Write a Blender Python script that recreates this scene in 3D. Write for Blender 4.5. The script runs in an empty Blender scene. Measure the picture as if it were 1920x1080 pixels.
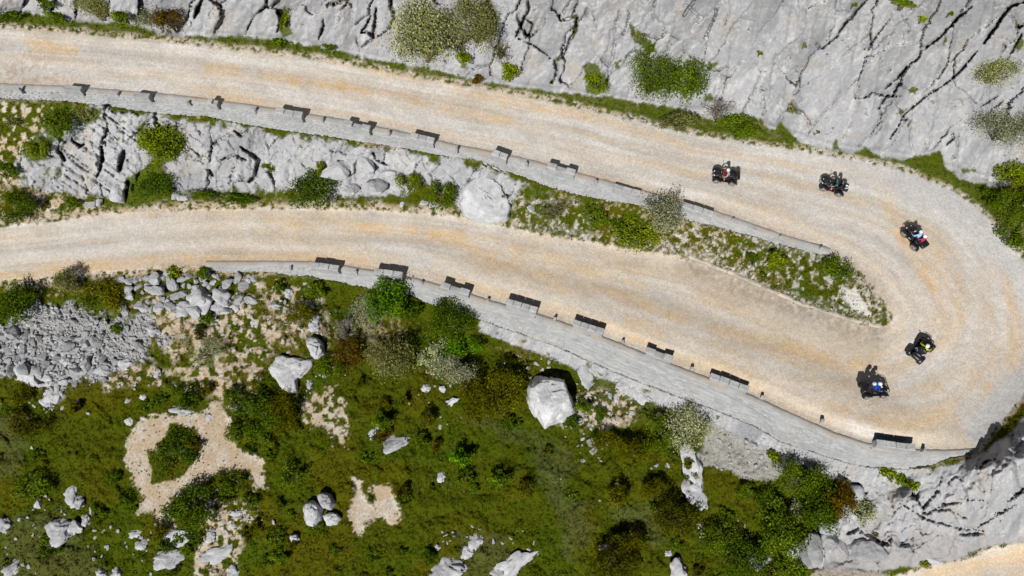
import bpy, bmesh, math, random
import numpy as np
from mathutils import Vector, Matrix

SC = bpy.context.scene
COL = SC.collection
R = math.radians

# ------------------------------------------------------------------ camera, sky, sun, exposure
FPX, TILT, CAMH = 1400.0, R(22.0), 64.0
cam_d = bpy.data.cameras.new("Camera")
cam_d.sensor_width = 36.0
cam_d.lens = 36.0 * FPX / 1920.0
cam_d.clip_start, cam_d.clip_end = 0.5, 3000.0
cam = bpy.data.objects.new("Camera", cam_d)
cam.location = (0, 0, CAMH)
cam.rotation_euler = (TILT, 0, 0)
COL.objects.link(cam)
SC.camera = cam

SUN_EL, SUN_AZ = R(41.0), R(201.0)          # azimuth clockwise from +Y: the sun stands SSW
sdir = Vector((math.sin(SUN_AZ) * math.cos(SUN_EL), math.cos(SUN_AZ) * math.cos(SUN_EL), math.sin(SUN_EL)))
world = bpy.data.worlds.new("World")
SC.world = world
world.use_nodes = True
wn = world.node_tree
sky = wn.nodes.new("ShaderNodeTexSky")
sky.sky_type = 'NISHITA'
sky.sun_disc = False
sky.sun_elevation = SUN_EL
sky.sun_rotation = SUN_AZ
sky.altitude = 900
sky.air_density = 0.4
sky.dust_density = 0.3
bg = wn.nodes["Background"]
bg.inputs["Strength"].default_value = 0.05
wn.links.new(sky.outputs[0], bg.inputs[0])
sun_d = bpy.data.lights.new("Sun", 'SUN')
sun_d.energy = 5.0
sun_d.angle = R(0.53)
sun_d.color = (1.0, 0.965, 0.925)
sun = bpy.data.objects.new("Sun", sun_d)
sun.rotation_euler = sdir.to_track_quat('Z', 'Y').to_euler()
sun.location = sdir * 200
COL.objects.link(sun)
SC.view_settings.view_transform = 'Standard'
SC.view_settings.look = 'None'
SC.view_settings.exposure = 0.0
SC.view_settings.gamma = 1.0
SC.view_settings.use_curve_mapping = False
SC.cycles.max_bounces = 4
SC.cycles.diffuse_bounces = 1

# ------------------------------------------------------------------ survey helpers: picture point + height -> world point
CA, SA = math.cos(TILT), math.sin(TILT)


def P(u, v, z):
    u = np.asarray(u, float); v = np.asarray(v, float); z = np.asarray(z, float)
    dx = (u - 960.0) / FPX
    dy0 = (540.0 - v) / FPX
    dy = dy0 * CA + SA
    dz = dy0 * SA - CA
    t = (z - CAMH) / dz
    return np.stack([t * dx, t * dy, z + 0 * t], -1)


def PX(p):
    p = np.asarray(p, float)
    x, y, z = p[..., 0], p[..., 1], p[..., 2] - CAMH
    yc = y * CA + z * SA
    zc = -y * SA + z * CA
    return 960 + FPX * x / -zc, 540 - FPX * yc / -zc


# ------------------------------------------------------------------ noise
def _h(ix, iy, s):
    n = (ix.astype(np.int64) * 374761393 + iy.astype(np.int64) * 668265263 + s * 1442695041) & 0xFFFFFFFF
    n = ((n ^ (n >> 13)) * 1274126177) & 0xFFFFFFFF
    n = ((n ^ (n >> 16)) * 2246822519) & 0xFFFFFFFF
    return ((n ^ (n >> 15)) & 0xFFFFFF).astype(np.float32) / float(0xFFFFFF)


def vnoise(x, y, s=0):
    x = np.asarray(x, np.float32); y = np.asarray(y, np.float32)
    ix = np.floor(x).astype(np.int64); iy = np.floor(y).astype(np.int64)
    fx = x - ix; fy = y - iy
    fx = fx * fx * fx * (fx * (fx * 6 - 15) + 10); fy = fy * fy * fy * (fy * (fy * 6 - 15) + 10)
    a = _h(ix, iy, s); b = _h(ix + 1, iy, s); c = _h(ix, iy + 1, s); d = _h(ix + 1, iy + 1, s)
    return (a + (b - a) * fx + (c - a) * fy + (a - b - c + d) * fx * fy) * 2 - 1


def fbm(x, y, s=0, octv=4, gain=0.5):
    o = 0; a = 1.0; tot = 0
    for k in range(octv):
        o = o + a * vnoise(x * 2.03 ** k + 17.3 * k, y * 2.03 ** k - 9.1 * k, s + k)
        tot += a; a *= gain
    return o / tot


def voro(x, y, s=0, jit=0.9):
    """F1, F2, cell hash a, hash b, vector from the nearest site"""
    ix = np.floor(x).astype(np.int64); iy = np.floor(y).astype(np.int64)
    f1 = np.full(x.shape, 9.0, np.float32); f2 = f1.copy()
    ca = np.zeros_like(f1); cb = np.zeros_like(f1); vx = np.zeros_like(f1); vy = np.zeros_like(f1)
    for j in (-1, 0, 1):
        for i in (-1, 0, 1):
            cx, cy = ix + i, iy + j
            px = cx + 0.5 + (_h(cx, cy, s) - 0.5) * jit; py = cy + 0.5 + (_h(cx, cy, s + 7) - 0.5) * jit
            ddx = (x - px).astype(np.float32); ddy = (y - py).astype(np.float32)
            d = np.sqrt(ddx * ddx + ddy * ddy)
            near = d < f1
            f2 = np.where(near, f1, np.minimum(f2, d))
            ca = np.where(near, _h(cx, cy, s + 13), ca); cb = np.where(near, _h(cx, cy, s + 29), cb)
            vx = np.where(near, ddx, vx); vy = np.where(near, ddy, vy)
            f1 = np.where(near, d, f1)
    return f1, f2, ca, cb, vx, vy


def sst(a, b, x):
    t = np.clip((x - a) / (b - a), 0, 1)
    return t * t * (3 - 2 * t)


def seg_dist(U, V, pts):
    """distance to a polyline and arc length of the nearest point"""
    best = np.full(U.shape, 1e9, np.float32); sb = np.zeros(U.shape, np.float32)
    s0 = 0.0
    for (ax, ay), (bx, by) in zip(pts[:-1], pts[1:]):
        dx, dy = bx - ax, by - ay
        L2 = dx * dx + dy * dy + 1e-9
        t = np.clip(((U - ax) * dx + (V - ay) * dy) / L2, 0, 1)
        d = np.hypot(U - ax - t * dx, V - ay - t * dy)
        m = d < best
        best = np.where(m, d, best); sb = np.where(m, s0 + t * math.sqrt(L2), sb)
        s0 += math.sqrt(L2)
    return best, sb


def inside(U, V, poly):
    c = np.zeros(U.shape, bool)
    n = len(poly)
    for i in range(n):
        x1, y1 = poly[i]; x2, y2 = poly[(i + 1) % n]
        if y1 == y2:
            continue
        cond = (y1 > V) != (y2 > V)
        c ^= cond & (U < (x2 - x1) * (V - y1) / (y2 - y1) + x1)
    return c


def sdf(U, V, poly, reach=60):
    """signed distance in px, positive inside, only near the polygon"""
    out = np.full(U.shape, -float(reach), np.float32)
    a = np.array(poly)
    lo = a.min(0) - reach; hi = a.max(0) + reach
    m = (U > lo[0]) & (U < hi[0]) & (V > lo[1]) & (V < hi[1])
    if not m.any():
        return out
    u = U[m]; v = V[m]
    d, _ = seg_dist(u, v, list(poly) + [poly[0]])
    out[m] = np.where(inside(u, v, poly), d, -d)
    return out


# ------------------------------------------------------------------ surveyed lines (photo pixels)
ROAD_N = [(-1600, 20), (-300, 38), (0, 50), (100, 56), (200, 66), (300, 75), (400, 88), (500, 98), (600, 110), (700, 128), (800, 148), (900, 163), (1000, 182), (1100, 203),
          (1200, 228), (1300, 250), (1400, 268), (1500, 280), (1600, 298), (1700, 322), (1780, 352), (1840, 395), (1880, 440), (1915, 480), (1985, 560), (2010, 640), (1985, 700), (1925, 735),
          (1893, 772), (1865, 805), (1842, 830), (1828, 850)]
LW_T = [(380, 500), (500, 500), (580, 501), (640, 508), (700, 518), (780, 533), (860, 555), (920, 575), (1000, 597), (1080, 624), (1150, 650), (1230, 683), (1320, 717),
        (1400, 749), (1480, 785), (1560, 821), (1620, 841), (1680, 851), (1730, 854), (1780, 854), (1825, 851)]
ROAD_S = [(-1600, 690), (-300, 555), (0, 528), (100, 520), (160, 511), (250, 508)] + LW_T
UW_T = [(-1600, 110), (-300, 150), (0, 167), (117, 172), (200, 178), (300, 186), (383, 195), (473, 208), (633, 233), (773, 262), (853, 282), (902, 291), (984, 308), (1067, 331), (1200, 366),
        (1280, 391), (1340, 406), (1413, 432), (1480, 455), (1557, 477)]
ISLE = [(1600, 500), (1640, 540), (1664, 575), (1672, 596), (1660, 610), (1640, 612), (1590, 598), (1500, 570), (1400, 525), (1300, 485), (1200, 467), (1100, 452), (1000, 437),
        (950, 425), (870, 408), (800, 400), (700, 392), (600, 392), (500, 390), (400, 390), (300, 395), (200, 400), (100, 415), (0, 425), (-300, 470), (-1600, 600)]
MIDPOLY = UW_T + ISLE
OUTER = ROAD_N + ROAD_S[::-1]
LOWROAD = [(1680, 1078), (1733, 1062), (1770, 1054), (1803, 1049), (1828, 1039), (1850, 1028), (1920, 1018), (2300, 960), (3400, 900), (3400, 1500), (1500, 1500), (1600, 1110)]
FOOT = [(-1600, -20), (-300, 10), (0, 27), (60, 24), (130, 40), (240, 45), (300, 66), (350, 68), (430, 70), (500, 72), (560, 82), (640, 97), (700, 112), (760, 122), (820, 132), (900, 156), (970, 165), (1040, 174),
        (1130, 181), (1200, 194), (1270, 202), (1330, 224), (1380, 222), (1425, 224), (1441, 243), (1455, 245), (1464, 228), (1472, 243), (1500, 268), (1540, 278), (1600, 288), (1622, 276), (1640, 290), (1662, 297),
        (1692, 298), (1740, 291), (1763, 282), (1772, 312), (1800, 336), (1865, 353), (1905, 345), (1960, 330), (2100, 330), (3400, 300)]
CENTRE = [(-1600, 65, 13.5), (-300, 94, 9.9), (0, 108, 9.0), (300, 132, 8.2), (600, 172, 7.4), (900, 228, 6.6), (1200, 298, 5.9), (1450, 352, 5.3), (1650, 415, 4.7), (1760, 490, 4.35), (1800, 580, 4.05), (1775, 680, 3.75),
          (1670, 735, 3.4), (1500, 680, 3.0), (1300, 595, 2.4), (1100, 540, 1.85), (900, 487, 1.3), (700, 455, 0.8), (400, 445, 0.1), (0, 476, -0.9), (-300, 515, -1.6), (-1600, 645, -4.5)]
LW_F = [(380, 508), (500, 515), (576, 523), (635, 534), (692, 546), (763, 558), (791, 569), (907, 607), (1040, 653), (1107, 683), (1187, 717), (1280, 751), (1337, 773), (1413, 803), (1463, 833), (1513, 848), (1580, 871),
        (1630, 881), (1680, 885), (1730, 881), (1780, 865), (1825, 853)]
UW_F = [(-1600, 140), (-300, 172), (0, 188), (117, 193), (200, 203), (300, 217), (383, 222), (473, 240), (633, 263), (773, 285), (853, 299), (902, 306), (984, 338), (1035, 357), (1067, 366), (1200, 389), (1280, 415),
        (1340, 428), (1413, 447), (1480, 467), (1557, 483)]
ci = np.array(CENTRE)
CL = [(a, b) for a, b, c in CENTRE]
cs = np.concatenate([[0], np.cumsum(np.hypot(np.diff(ci[:, 0]), np.diff(ci[:, 1])))])


def road_z(U, V):
    d, s = seg_dist(np.asarray(U, float), np.asarray(V, float), CL)
    return np.interp(s, cs, ci[:, 2])


def tab(line):
    a = np.array(line, float)
    return lambda u: np.interp(u, a[:, 0], a[:, 1])


foot_v, uw_t, uw_f, lw_t, lw_f = tab(FOOT), tab(UW_T), tab(UW_F), tab(LW_T), tab(LW_F)


def dens(line, step=70, lo=-700, hi=2400):
    out = []
    for (a, b), (c, d) in zip(line[:-1], line[1:]):
        n = max(1, int(math.hypot(c - a, d - b) / step))
        for k in range(n):
            out.append((a + (c - a) * k / n, b + (d - b) * k / n))
    out.append(line[-1])
    return [p for p in out if lo <= p[0] <= hi]


# control heights
ctl = []
for p in dens(ROAD_N) + dens(ROAD_S) + dens(UW_T) + dens(ISLE[:4], 25) + dens(ISLE[3:]) + dens(CL, 80):
    ctl.append((p[0], p[1], float(road_z(p[0], p[1]))))
for u in range(-600, 1540, 60):
    h = (uw_f(u) - uw_t(u)) * 0.062
    ctl.append((u, uw_f(u) + 3, float(road_z(u, uw_t(u))) - h))
for u in range(400, 1800, 50):
    h = (lw_f(u) - lw_t(u)) * 0.076
    ctl.append((u, lw_f(u) + 3, float(road_z(u, lw_t(u))) - h))
for u in range(-600, 2400, 70):
    v = float(foot_v(u))
    ctl.append((u, v, float(road_z(u, v)) + 0.35))
ctl += [(0, 560, -1.9), (150, 560, -1.5), (300, 570, -1.2), (200, 640, -2.4), (0, 700, -3.6), (300, 720, -3.1), (600, 620, -1.6), (600, 760, -3.0), (0, 860, -5.2), (300, 880, -4.7), (850, 760, -2.6), (700, 900, -4.3),
        (600, 1080, -6.2), (0, 1080, -7.2), (1000, 1080, -5.8), (1000, 900, -4.0), (1250, 880, -3.2), (1450, 930, -3.0), (1340, 830, -2.4), (1300, 1080, -5.4), (1150, 780, -2.9), (-500, 900, -7), (600, 1500, -10),
        (1300, 1500, -10), (-300, 1500, -12), (1530, 960, -2.6), (1520, 1060, -4.6), (1620, 1060, -4.6), (1680, 1078, -4.5), (1733, 1062, -4.4), (1803, 1049, -4.2), (1850, 1028, -4.1), (1920, 1018, -3.9), (1850, 1100, -4.6), (2000, 1000, -3.7),
        (1920, 1200, -4.8), (2300, 960, -3.0), (2300, 1200, -4), (1640, 925, -0.6), (1700, 935, 0.6), (1760, 915, 2.4), (1838, 886, 5.2), (1880, 882, 6.2), (1920, 872, 6.8), (1990, 860, 7.2), (2150, 850, 8), (1800, 900, 3.4),
        (1800, 960, 0.9), (1900, 950, 2.5), (1700, 990, -1.6), (1620, 1000, -2.6), (1880, 1000, -2.6), (1855, 838, 4.2), (1890, 812, 4.3), (1925, 785, 4.4), (2060, 720, 5.5), (2100, 600, 7), (2050, 480, 7), (1960, 440, 6.5), (1930, 380, 6.3),
        (2300, 600, 12)]
ctl = np.array(ctl, float)
# drop near duplicates
keep = []
seen = set()
for i, p in enumerate(ctl):
    k = (round(p[0] / 9), round(p[1] / 9))
    if k not in seen:
        seen.add(k); keep.append(i)
ctl = ctl[keep]
N = len(ctl)
D = np.hypot(ctl[:, None, 0] - ctl[None, :, 0], ctl[:, None, 1] - ctl[None, :, 1]) / 100.0
A = np.zeros((N + 3, N + 3))
A[:N, :N] = D - np.eye(N) * 0.012
A[:N, N] = 1; A[:N, N + 1] = ctl[:, 0] / 100; A[:N, N + 2] = ctl[:, 1] / 100
A[N:, :N] = A[:N, N:].T
W = np.linalg.solve(A, np.concatenate([ctl[:, 2], [0, 0, 0]]))


def rbf(U, V):
    out = np.empty(U.size)
    u = U.ravel() / 100.0; v = V.ravel() / 100.0
    for i in range(0, u.size, 20000):
        k = slice(i, i + 20000)
        d = np.hypot(u[k, None] - ctl[None, :, 0] / 100, v[k, None] - ctl[None, :, 1] / 100)
        out[k] = d @ W[:N] + W[N] + W[N + 1] * u[k] + W[N + 2] * v[k]
    return out.reshape(U.shape)


# ------------------------------------------------------------------ the terrain grid
def axis(lo, hi, step, far_lo, far_hi, n=26):
    mid = np.arange(lo, hi + step * 0.5, step)
    low = np.arange(lo - 330, lo, 6.0); high = np.arange(mid[-1] + 6.0, mid[-1] + 336, 6.0)
    t = np.linspace(0, 1, n + 1)[1:] ** 2.0
    return np.concatenate([(low[0] - t * (low[0] - far_lo))[::-1], low, mid, high, high[-1] + t * (far_hi - high[-1])])


ua = axis(-50, 1970, 2.0, -1500, 3300)
va = axis(-56, 1120, 2.0, -800, 2000)
U, V = np.meshgrid(ua, va)
# coarse smooth height, then bilinear to the grid
cu = np.linspace(ua[0], ua[-1], 480); cv = np.linspace(va[0], va[-1], 400)
CU, CV = np.meshgrid(np.concatenate([[ua[0], -900], np.linspace(-450, 2400, 480), [2800, ua[-1]]]), np.concatenate([[va[0], -600], np.linspace(-420, 1500, 330), [1700, va[-1]]]))
CZ = rbf(CU, CV)
cu = CU[0]; cv = CV[:, 0]


def bil(xa, ya, Z, x, y):
    i = np.clip(np.searchsorted(xa, x) - 1, 0, len(xa) - 2); j = np.clip(np.searchsorted(ya, y) - 1, 0, len(ya) - 2)
    fx = np.clip((x - xa[i]) / (xa[i + 1] - xa[i]), 0, 1); fy = np.clip((y - ya[j]) / (ya[j + 1] - ya[j]), 0, 1)
    return (Z[j, i] * (1 - fx) + Z[j, i + 1] * fx) * (1 - fy) + (Z[j + 1, i] * (1 - fx) + Z[j + 1, i + 1] * fx) * fy


Z = bil(cu, cv, CZ, U, V)
# masks (signed px distances)
roadS = np.minimum(sdf(U, V, OUTER, 120), -sdf(U, V, MIDPOLY, 120))
lowS = sdf(U, V, LOWROAD, 80)
n1 = fbm(U / 22, V / 22, 3, 4)
n2 = fbm(U / 7, V / 7, 11, 3)
n3 = fbm(U / 90, V / 90, 19, 4)
n4 = fbm(U / 3.2, V / 3.2, 23, 2)
fv = foot_v(U)
cliffD = fv - V + n2 * 5 + n1 * 4                       # px above the cliff foot
midS = sdf(U, V, MIDPOLY, 60)
SEROCK = [(1590, 890), (1650, 925), (1700, 905), (1760, 880), (1830, 853), (1862, 834), (1893, 808), (1925, 785), (2060, 740), (3400, 700), (3400, 880), (2300, 950), (1920, 1016), (1850, 1026), (1800, 1048), (1733, 1060), (1640, 1070), (1500, 1066), (1502, 1000), (1530, 990), (1570, 975), (1600, 930)]
seS = sdf(U, V, SEROCK, 60)
MIDROCK = [(72, 262), (98, 215), (150, 200), (230, 207), (300, 220), (473, 242), (640, 268), (773, 288), (860, 302), (905, 310), (985, 342), (975, 360), (960, 405), (900, 410), (862, 395), (850, 370), (800, 345), (745, 370), (640, 372), (560, 345), (500, 360), (330, 360), (290, 300), (262, 330), (228, 372), (120, 365), (60, 350), (34, 330), (40, 300)]
mrS = sdf(U, V, MIDROCK, 60)
RUBBLE = [(-200, 640), (0, 625), (60, 572), (130, 575), (215, 592), (275, 602), (310, 640), (262, 678), (232, 688), (150, 720), (105, 738), (75, 728), (0, 700), (-200, 720)]
rubS = sdf(U, V, RUBBLE, 60)
FOOTING = [(1320, 764), (1337, 773), (1413, 803), (1463, 833), (1513, 848), (1580, 871), (1630, 881), (1690, 886), (1740, 884), (1720, 905), (1650, 922), (1590, 905), (1530, 880), (1460, 850), (1400, 815), (1330, 785)]
ftS = sdf(U, V, FOOTING, 40)
FOOTING2 = [(905, 607), (1040, 653), (1107, 683), (1187, 717), (1320, 770), (1320, 782), (1280, 770), (1215, 745), (1185, 742), (1160, 715), (1100, 695), (1040, 668), (960, 640), (905, 618)]
ftS = np.maximum(ftS, sdf(U, V, FOOTING2, 40))

mroad = sst(-3, 3, roadS + n2 * 5)
mlow = sst(-4, 4, lowS + n2 * 6)
mcliff = sst(-2, 4, cliffD)
# vegetated holes in the rock
mmid = sst(-6, 5, mrS + n1 * 16 + n2 * 7)
mse = sst(-4, 4, seS + n1 * 8)
mrub = sst(-8, 8, rubS + n1 * 26 + n2 * 8)
mft = sst(-8, -4, ftS + n2 * 4)
rock = np.clip(np.maximum.reduce([mcliff, mmid, mse, mft, mrub]), 0, 1) * (1 - mroad) * (1 - mlow)

# --- relief of the rock
fvs = np.convolve(np.pad(foot_v(np.arange(-1500, 3301, 10.0)), 15, mode='edge'), np.hanning(33)[1:-1] / np.hanning(33).sum(), mode='valid')
fvs = np.interp(U, np.arange(-1500, 3301, 10.0), fvs)
rise = np.maximum(fvs - V, 0)
rise = np.minimum(rise, 420)
slope = 0.045 + 0.004 * vnoise(U / 260, V / 260, 5)
Z = Z + slope * rise * sst(0, 14, rise)
Z = np.minimum(Z, 34)


def rot(u, v, a, su, sv):
    c, s = math.cos(a), math.sin(a)
    return (u * c + v * s) / su, (-u * s + v * c) / sv


# warp
wu = U + 16 * fbm(U / 60, V / 60, 31, 3) + 3 * n2; wv = V + 16 * fbm(U / 60, V / 60, 37, 3) + 3 * n4
relief = np.zeros_like(U)
blocky = sst(1330, 1080, U)                                # the west half of the cliff is broken into blocks
# plates: long along the dip of the slab (down-left in the picture)
x1, y1 = rot(wu, wv, R(122), 165, 52)
f1, f2, ca, cb, vx, vy = voro(x1, y1, 51)
e = f2 - f1
plates = (ca - 0.5) * 0.75 + (cb - 0.5) * vy * 2.6 + (ca - 0.5) * vx * 2.2
crack = sst(0.055, 0.0, e) * sst(-0.05, 0.35, vnoise(U / 55, V / 55, 61))
x2, y2 = rot(wu, wv, R(105), 120, 52)
g1, g2, da, db, gx, gy = voro(x2, y2, 71)
e2 = g2 - g1
blocks = (da - 0.5) * 0.9 + (db - 0.5) * gy * 1.9 + (da - 0.5) * gx * 1.5
crack2 = sst(0.07, 0.0, e2) * sst(-0.12, 0.3, vnoise(U / 45, V / 45, 67))
x3, y3 = rot(wu, wv, R(70), 24, 13)
h1, h2, ha, hb, hx, hy = voro(x3, y3, 81)
small = (ha - 0.5) * 0.35 + (hb - 0.5) * hy * 0.8
e3 = h2 - h1
cl_rel = (1 - blocky) * (plates * 0.85 - crack * 0.5) + blocky * (blocks * 1.1 - crack2 * 0.95) + n1 * (0.07 + 0.08 * blocky) + n2 * (0.018 + 0.025 * blocky)
x8, y8 = rot(wu + 5 * n2, wv + 5 * n4, R(118), 62, 24)
o1, o2, oa, ob, ox, oy = voro(x8, y8, 85)
fine = sst(0.075, 0.0, o2 - o1) * sst(0.0, 0.35, fbm(U / 40, V / 40, 63, 3))
strat = np.sin((U * math.sin(R(122)) - V * math.cos(R(122))) / 7.0 + 5 * n3 + 2.5 * n1)
cl_rel += (ob - 0.5) * oy * 0.16 + (oa - 0.5) * 0.05 - 0.22 * fine
xs, ys = rot(U + 4 * n2, V + 4 * n2, R(120), 26, 5)
cl_rel += 0.07 * fbm(xs, ys, 87, 3) * sst(-0.3, 0.4, n3) + 0.10 * (1 - np.abs(fbm(xs / 3, ys / 3, 89, 3)))
cl_rel += 0.025 * strat * sst(0, 0.6, n3 + 0.3) + small * (0.05 + 0.16 * blocky * sst(0.0, 0.5, n3))
md_rel = (blocks * 0.5 - crack2 * 0.4 + small * 0.65 - sst(0.10, 0, e3) * 0.16 + n1 * 0.28 + n2 * 0.08)
x4, y4 = rot(U + 10 * n1, V + 10 * n1, R(35), 60, 7)
ridge = 1 - np.abs(vnoise(x4, y4, 91))
md_rel += 0.35 * ridge * sst(80, 120, U) * sst(290, 230, U)
x7, y7 = rot(U + 14 * n1, V + 14 * n1, R(160), 85, 13)
ridge_se = 1 - np.abs(vnoise(x7, y7, 93))
rc_dummy = 0
se_rel = blocks * 0.9 - crack2 * 0.35 + small * 0.55 + n1 * 0.45 + n2 * 0.12 + 0.28 * ridge_se
x5, y5 = rot(U, V, 0.4, 11, 9)
k1, k2, ka, kb, kx, ky = voro(x5 + 0.3 * n2, y5 + 0.3 * n4, 95)
rub_rel = (ka - 0.3) * 0.35 * sst(0.0, 0.35, k2 - k1) + (kb - 0.5) * ky * 0.3
x6, y6 = rot(U, V, R(22), 15, 8)
m1, m2, ma, mb, mx, my = voro(x6, y6, 97)
ft_rel = (ma - 0.5) * 0.16 - sst(0.14, 0, m2 - m1) * 0.14 + n2 * 0.05
relief = np.where(mcliff > 0.01, cl_rel * sst(-2, 26, cliffD), 0)
relief = relief + mmid * (1 - mcliff) * md_rel + mse * se_rel * sst(0, 25, seS) + mrub * rub_rel * (1 - mmid) + mft * ft_rel * (1 - mse)

# --- hand surveyed open fissures in the cliff and the knoll: (points, half width px, depth m)
FISS = [
    ([(1625, 0), (1602, 25), (1580, 50), (1568, 70), (1540, 92)], 2.6, 1.1), ([(1668, 35), (1645, 65), (1625, 98)], 2.0, 0.8), ([(1823, 12), (1790, 40), (1765, 68), (1738, 88)], 3.0, 1.2),
    ([(1920, 4), (1895, 12), (1880, 30), (1868, 50), (1845, 80)], 4.2, 1.4), ([(1833, 95), (1820, 110), (1795, 140), (1772, 158)], 2.4, 1.0), ([(1772, 158), (1750, 172), (1730, 185)], 1.8, 0.8),
    ([(1700, 124), (1690, 140), (1672, 155), (1660, 165)], 2.6, 1.0), ([(1672, 155), (1690, 157), (1697, 165)], 1.6, 0.6), ([(1665, 178), (1655, 190), (1648, 203)], 3.0, 1.0), ([(1665, 178), (1690, 180)], 1.6, 0.7),
    ([(1750, 168), (1735, 182), (1712, 200), (1695, 215), (1680, 245), (1668, 260)], 1.7, 0.8), ([(1735, 182), (1750, 193)], 1.4, 0.5), ([(1653, 205), (1648, 230), (1634, 250)], 1.7, 0.7), ([(1343, 17), (1338, 40), (1320, 72)], 2.6, 1.0),
    ([(1303, 0), (1288, 20), (1282, 30)], 4.0, 1.2), ([(1280, 95), (1300, 110), (1320, 122), (1342, 134), (1366, 124)], 1.9, 0.8), ([(1180, 20), (1176, 45), (1168, 65)], 2.4, 0.9), ([(1048, 28), (1050, 40), (1082, 30), (1080, 55), (1068, 75), (1055, 110)], 4.0, 1.3),
    ([(1055, 85), (1053, 105), (1040, 115), (1045, 135), (1034, 155)], 3.4, 1.2), ([(972, 72), (1000, 85), (1022, 100), (1035, 112)], 2.0, 0.9), ([(985, 30), (978, 45), (968, 68)], 4.5, 1.4), ([(990, 0), (992, 20), (985, 30)], 3.5, 1.3), ([(985, 35), (999, 45), (995, 60), (985, 72)], 2.4, 1.0),
    ([(915, 0), (918, 20), (930, 30)], 7.0, 1.6), ([(705, 15), (703, 40), (700, 70), (690, 60), (676, 62)], 4.5, 1.3), ([(695, 30), (685, 52), (675, 62)], 2.5, 1.0), ([(378, 0), (372, 15), (366, 32)], 5.5, 1.4), ([(605, 35), (607, 50), (598, 72)], 3.0, 1.0),
    ([(520, 20), (526, 40), (520, 60)], 3.0, 0.9), ([(1085, 0), (1078, 18), (1072, 28)], 3.0, 1.0), ([(1205, 62), (1235, 75), (1250, 62), (1275, 75)], 2.0, 0.8), ([(1150, 120), (1142, 140), (1135, 165)], 1.8, 0.7), ([(1230, 0), (1226, 12)], 2.0, 0.8),
    ([(1690, 30), (1706, 55), (1700, 62)], 1.4, 0.5), ([(1776, 270), (1790, 258), (1786, 252)], 3.0, 0.8), ([(1692, 60), (1695, 95)], 1.3, 0.4), ([(1610, 15), (1585, 60)], 1.2, 0.4), ([(1425, 170), (1432, 190), (1428, 215)], 1.4, 0.5), ([(1500, 140), (1498, 165), (1502, 195)], 1.5, 0.5),
    ([(1530, 80), (1536, 92)], 1.8, 0.6), ([(1890, 110), (1915, 65)], 2.2, 0.7), ([(1765, 110), (1757, 140)], 1.2, 0.4), ([(1836, 230), (1860, 205), (1880, 190)], 1.5, 0.6), ([(1840, 200), (1870, 180)], 1.3, 0.5),
    ([(1690, 945), (1740, 975), (1800, 990), (1850, 995)], 3.0, 1.0), ([(1905, 945), (1870, 965), (1830, 990)], 3.2, 1.1), ([(1815, 937), (1848, 937)], 2.2, 0.7), ([(1848, 940), (1838, 955)], 1.8, 0.6), ([(1730, 960), (1780, 955), (1812, 972)], 2.6, 0.9),
    ([(1718, 945), (1722, 920), (1712, 905)], 2.0, 0.7), ([(1735, 965), (1770, 945), (1800, 942)], 3.4, 0.9), ([(1895, 935), (1920, 915)], 2.6, 0.9), ([(1710, 1010), (1712, 1035)], 2.2, 0.8), ([(1800, 1002), (1845, 1000)], 3.0, 0.9), ([(1590, 1000), (1610, 990), (1650, 1015), (1670, 1022)], 7.0, 1.3),
    ([(1670, 1018), (1668, 1000)], 5.0, 1.0), ([(1835, 885), (1845, 870), (1865, 862)], 2.0, 0.7), ([(1780, 905), (1792, 892), (1808, 905)], 2.0, 0.6), ([(1835, 912), (1850, 925)], 1.6, 0.5),
    ([(190, 275), (192, 300), (183, 330)], 4.0, 1.0), ([(232, 285), (228, 300), (224, 318)], 8.0, 1.4), ([(135, 262), (150, 275), (158, 270)], 4.0, 0.9), ([(112, 285), (122, 300)], 5.0, 0.9), ([(400, 330), (392, 318)], 4.0, 0.8), ([(450, 275), (470, 288), (485, 300), (478, 330), (468, 340)], 5.0, 1.2),
    ([(415, 300), (440, 290), (462, 300)], 3.0, 0.8), ([(440, 245), (452, 255), (465, 245)], 4.0, 0.8), ([(230, 365), (240, 355), (240, 340)], 6.0, 1.0), ([(700, 285), (705, 300), (730, 310)], 2.5, 0.7), ([(905, 300), (912, 312), (890, 320)], 2.0, 0.5), ([(922, 312), (935, 322)], 2.0, 0.5),
]
fis = np.zeros_like(U)
for pts, hw, dep in FISS:
    a = np.array(pts, float)
    m = (U > a[:, 0].min() - 14) & (U < a[:, 0].max() + 14) & (V > a[:, 1].min() - 14) & (V < a[:, 1].max() + 14)
    if not m.any():
        continue
    d, s = seg_dist(U[m], V[m], pts)
    L = float(np.hypot(np.diff(a[:, 0]), np.diff(a[:, 1])).sum())
    j_ = 1.35 if a[:, 1].min() > 850 else 1.0
    d = d + (n4[m] * 1.4 + n2[m] * 1.6) * j_ + (1.2 * n1[m] if j_ > 1 else 0)
    wdt = hw * 0.8 * (0.55 + 0.6 * np.sin(np.pi * np.clip(s / L, 0.02, 0.98)))
    fis[m] = np.maximum(fis[m], dep * sst(wdt + 0.6, wdt * 0.5, d))
relief -= fis * (1 - mroad) * (1 - 0.45 * mse)

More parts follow.
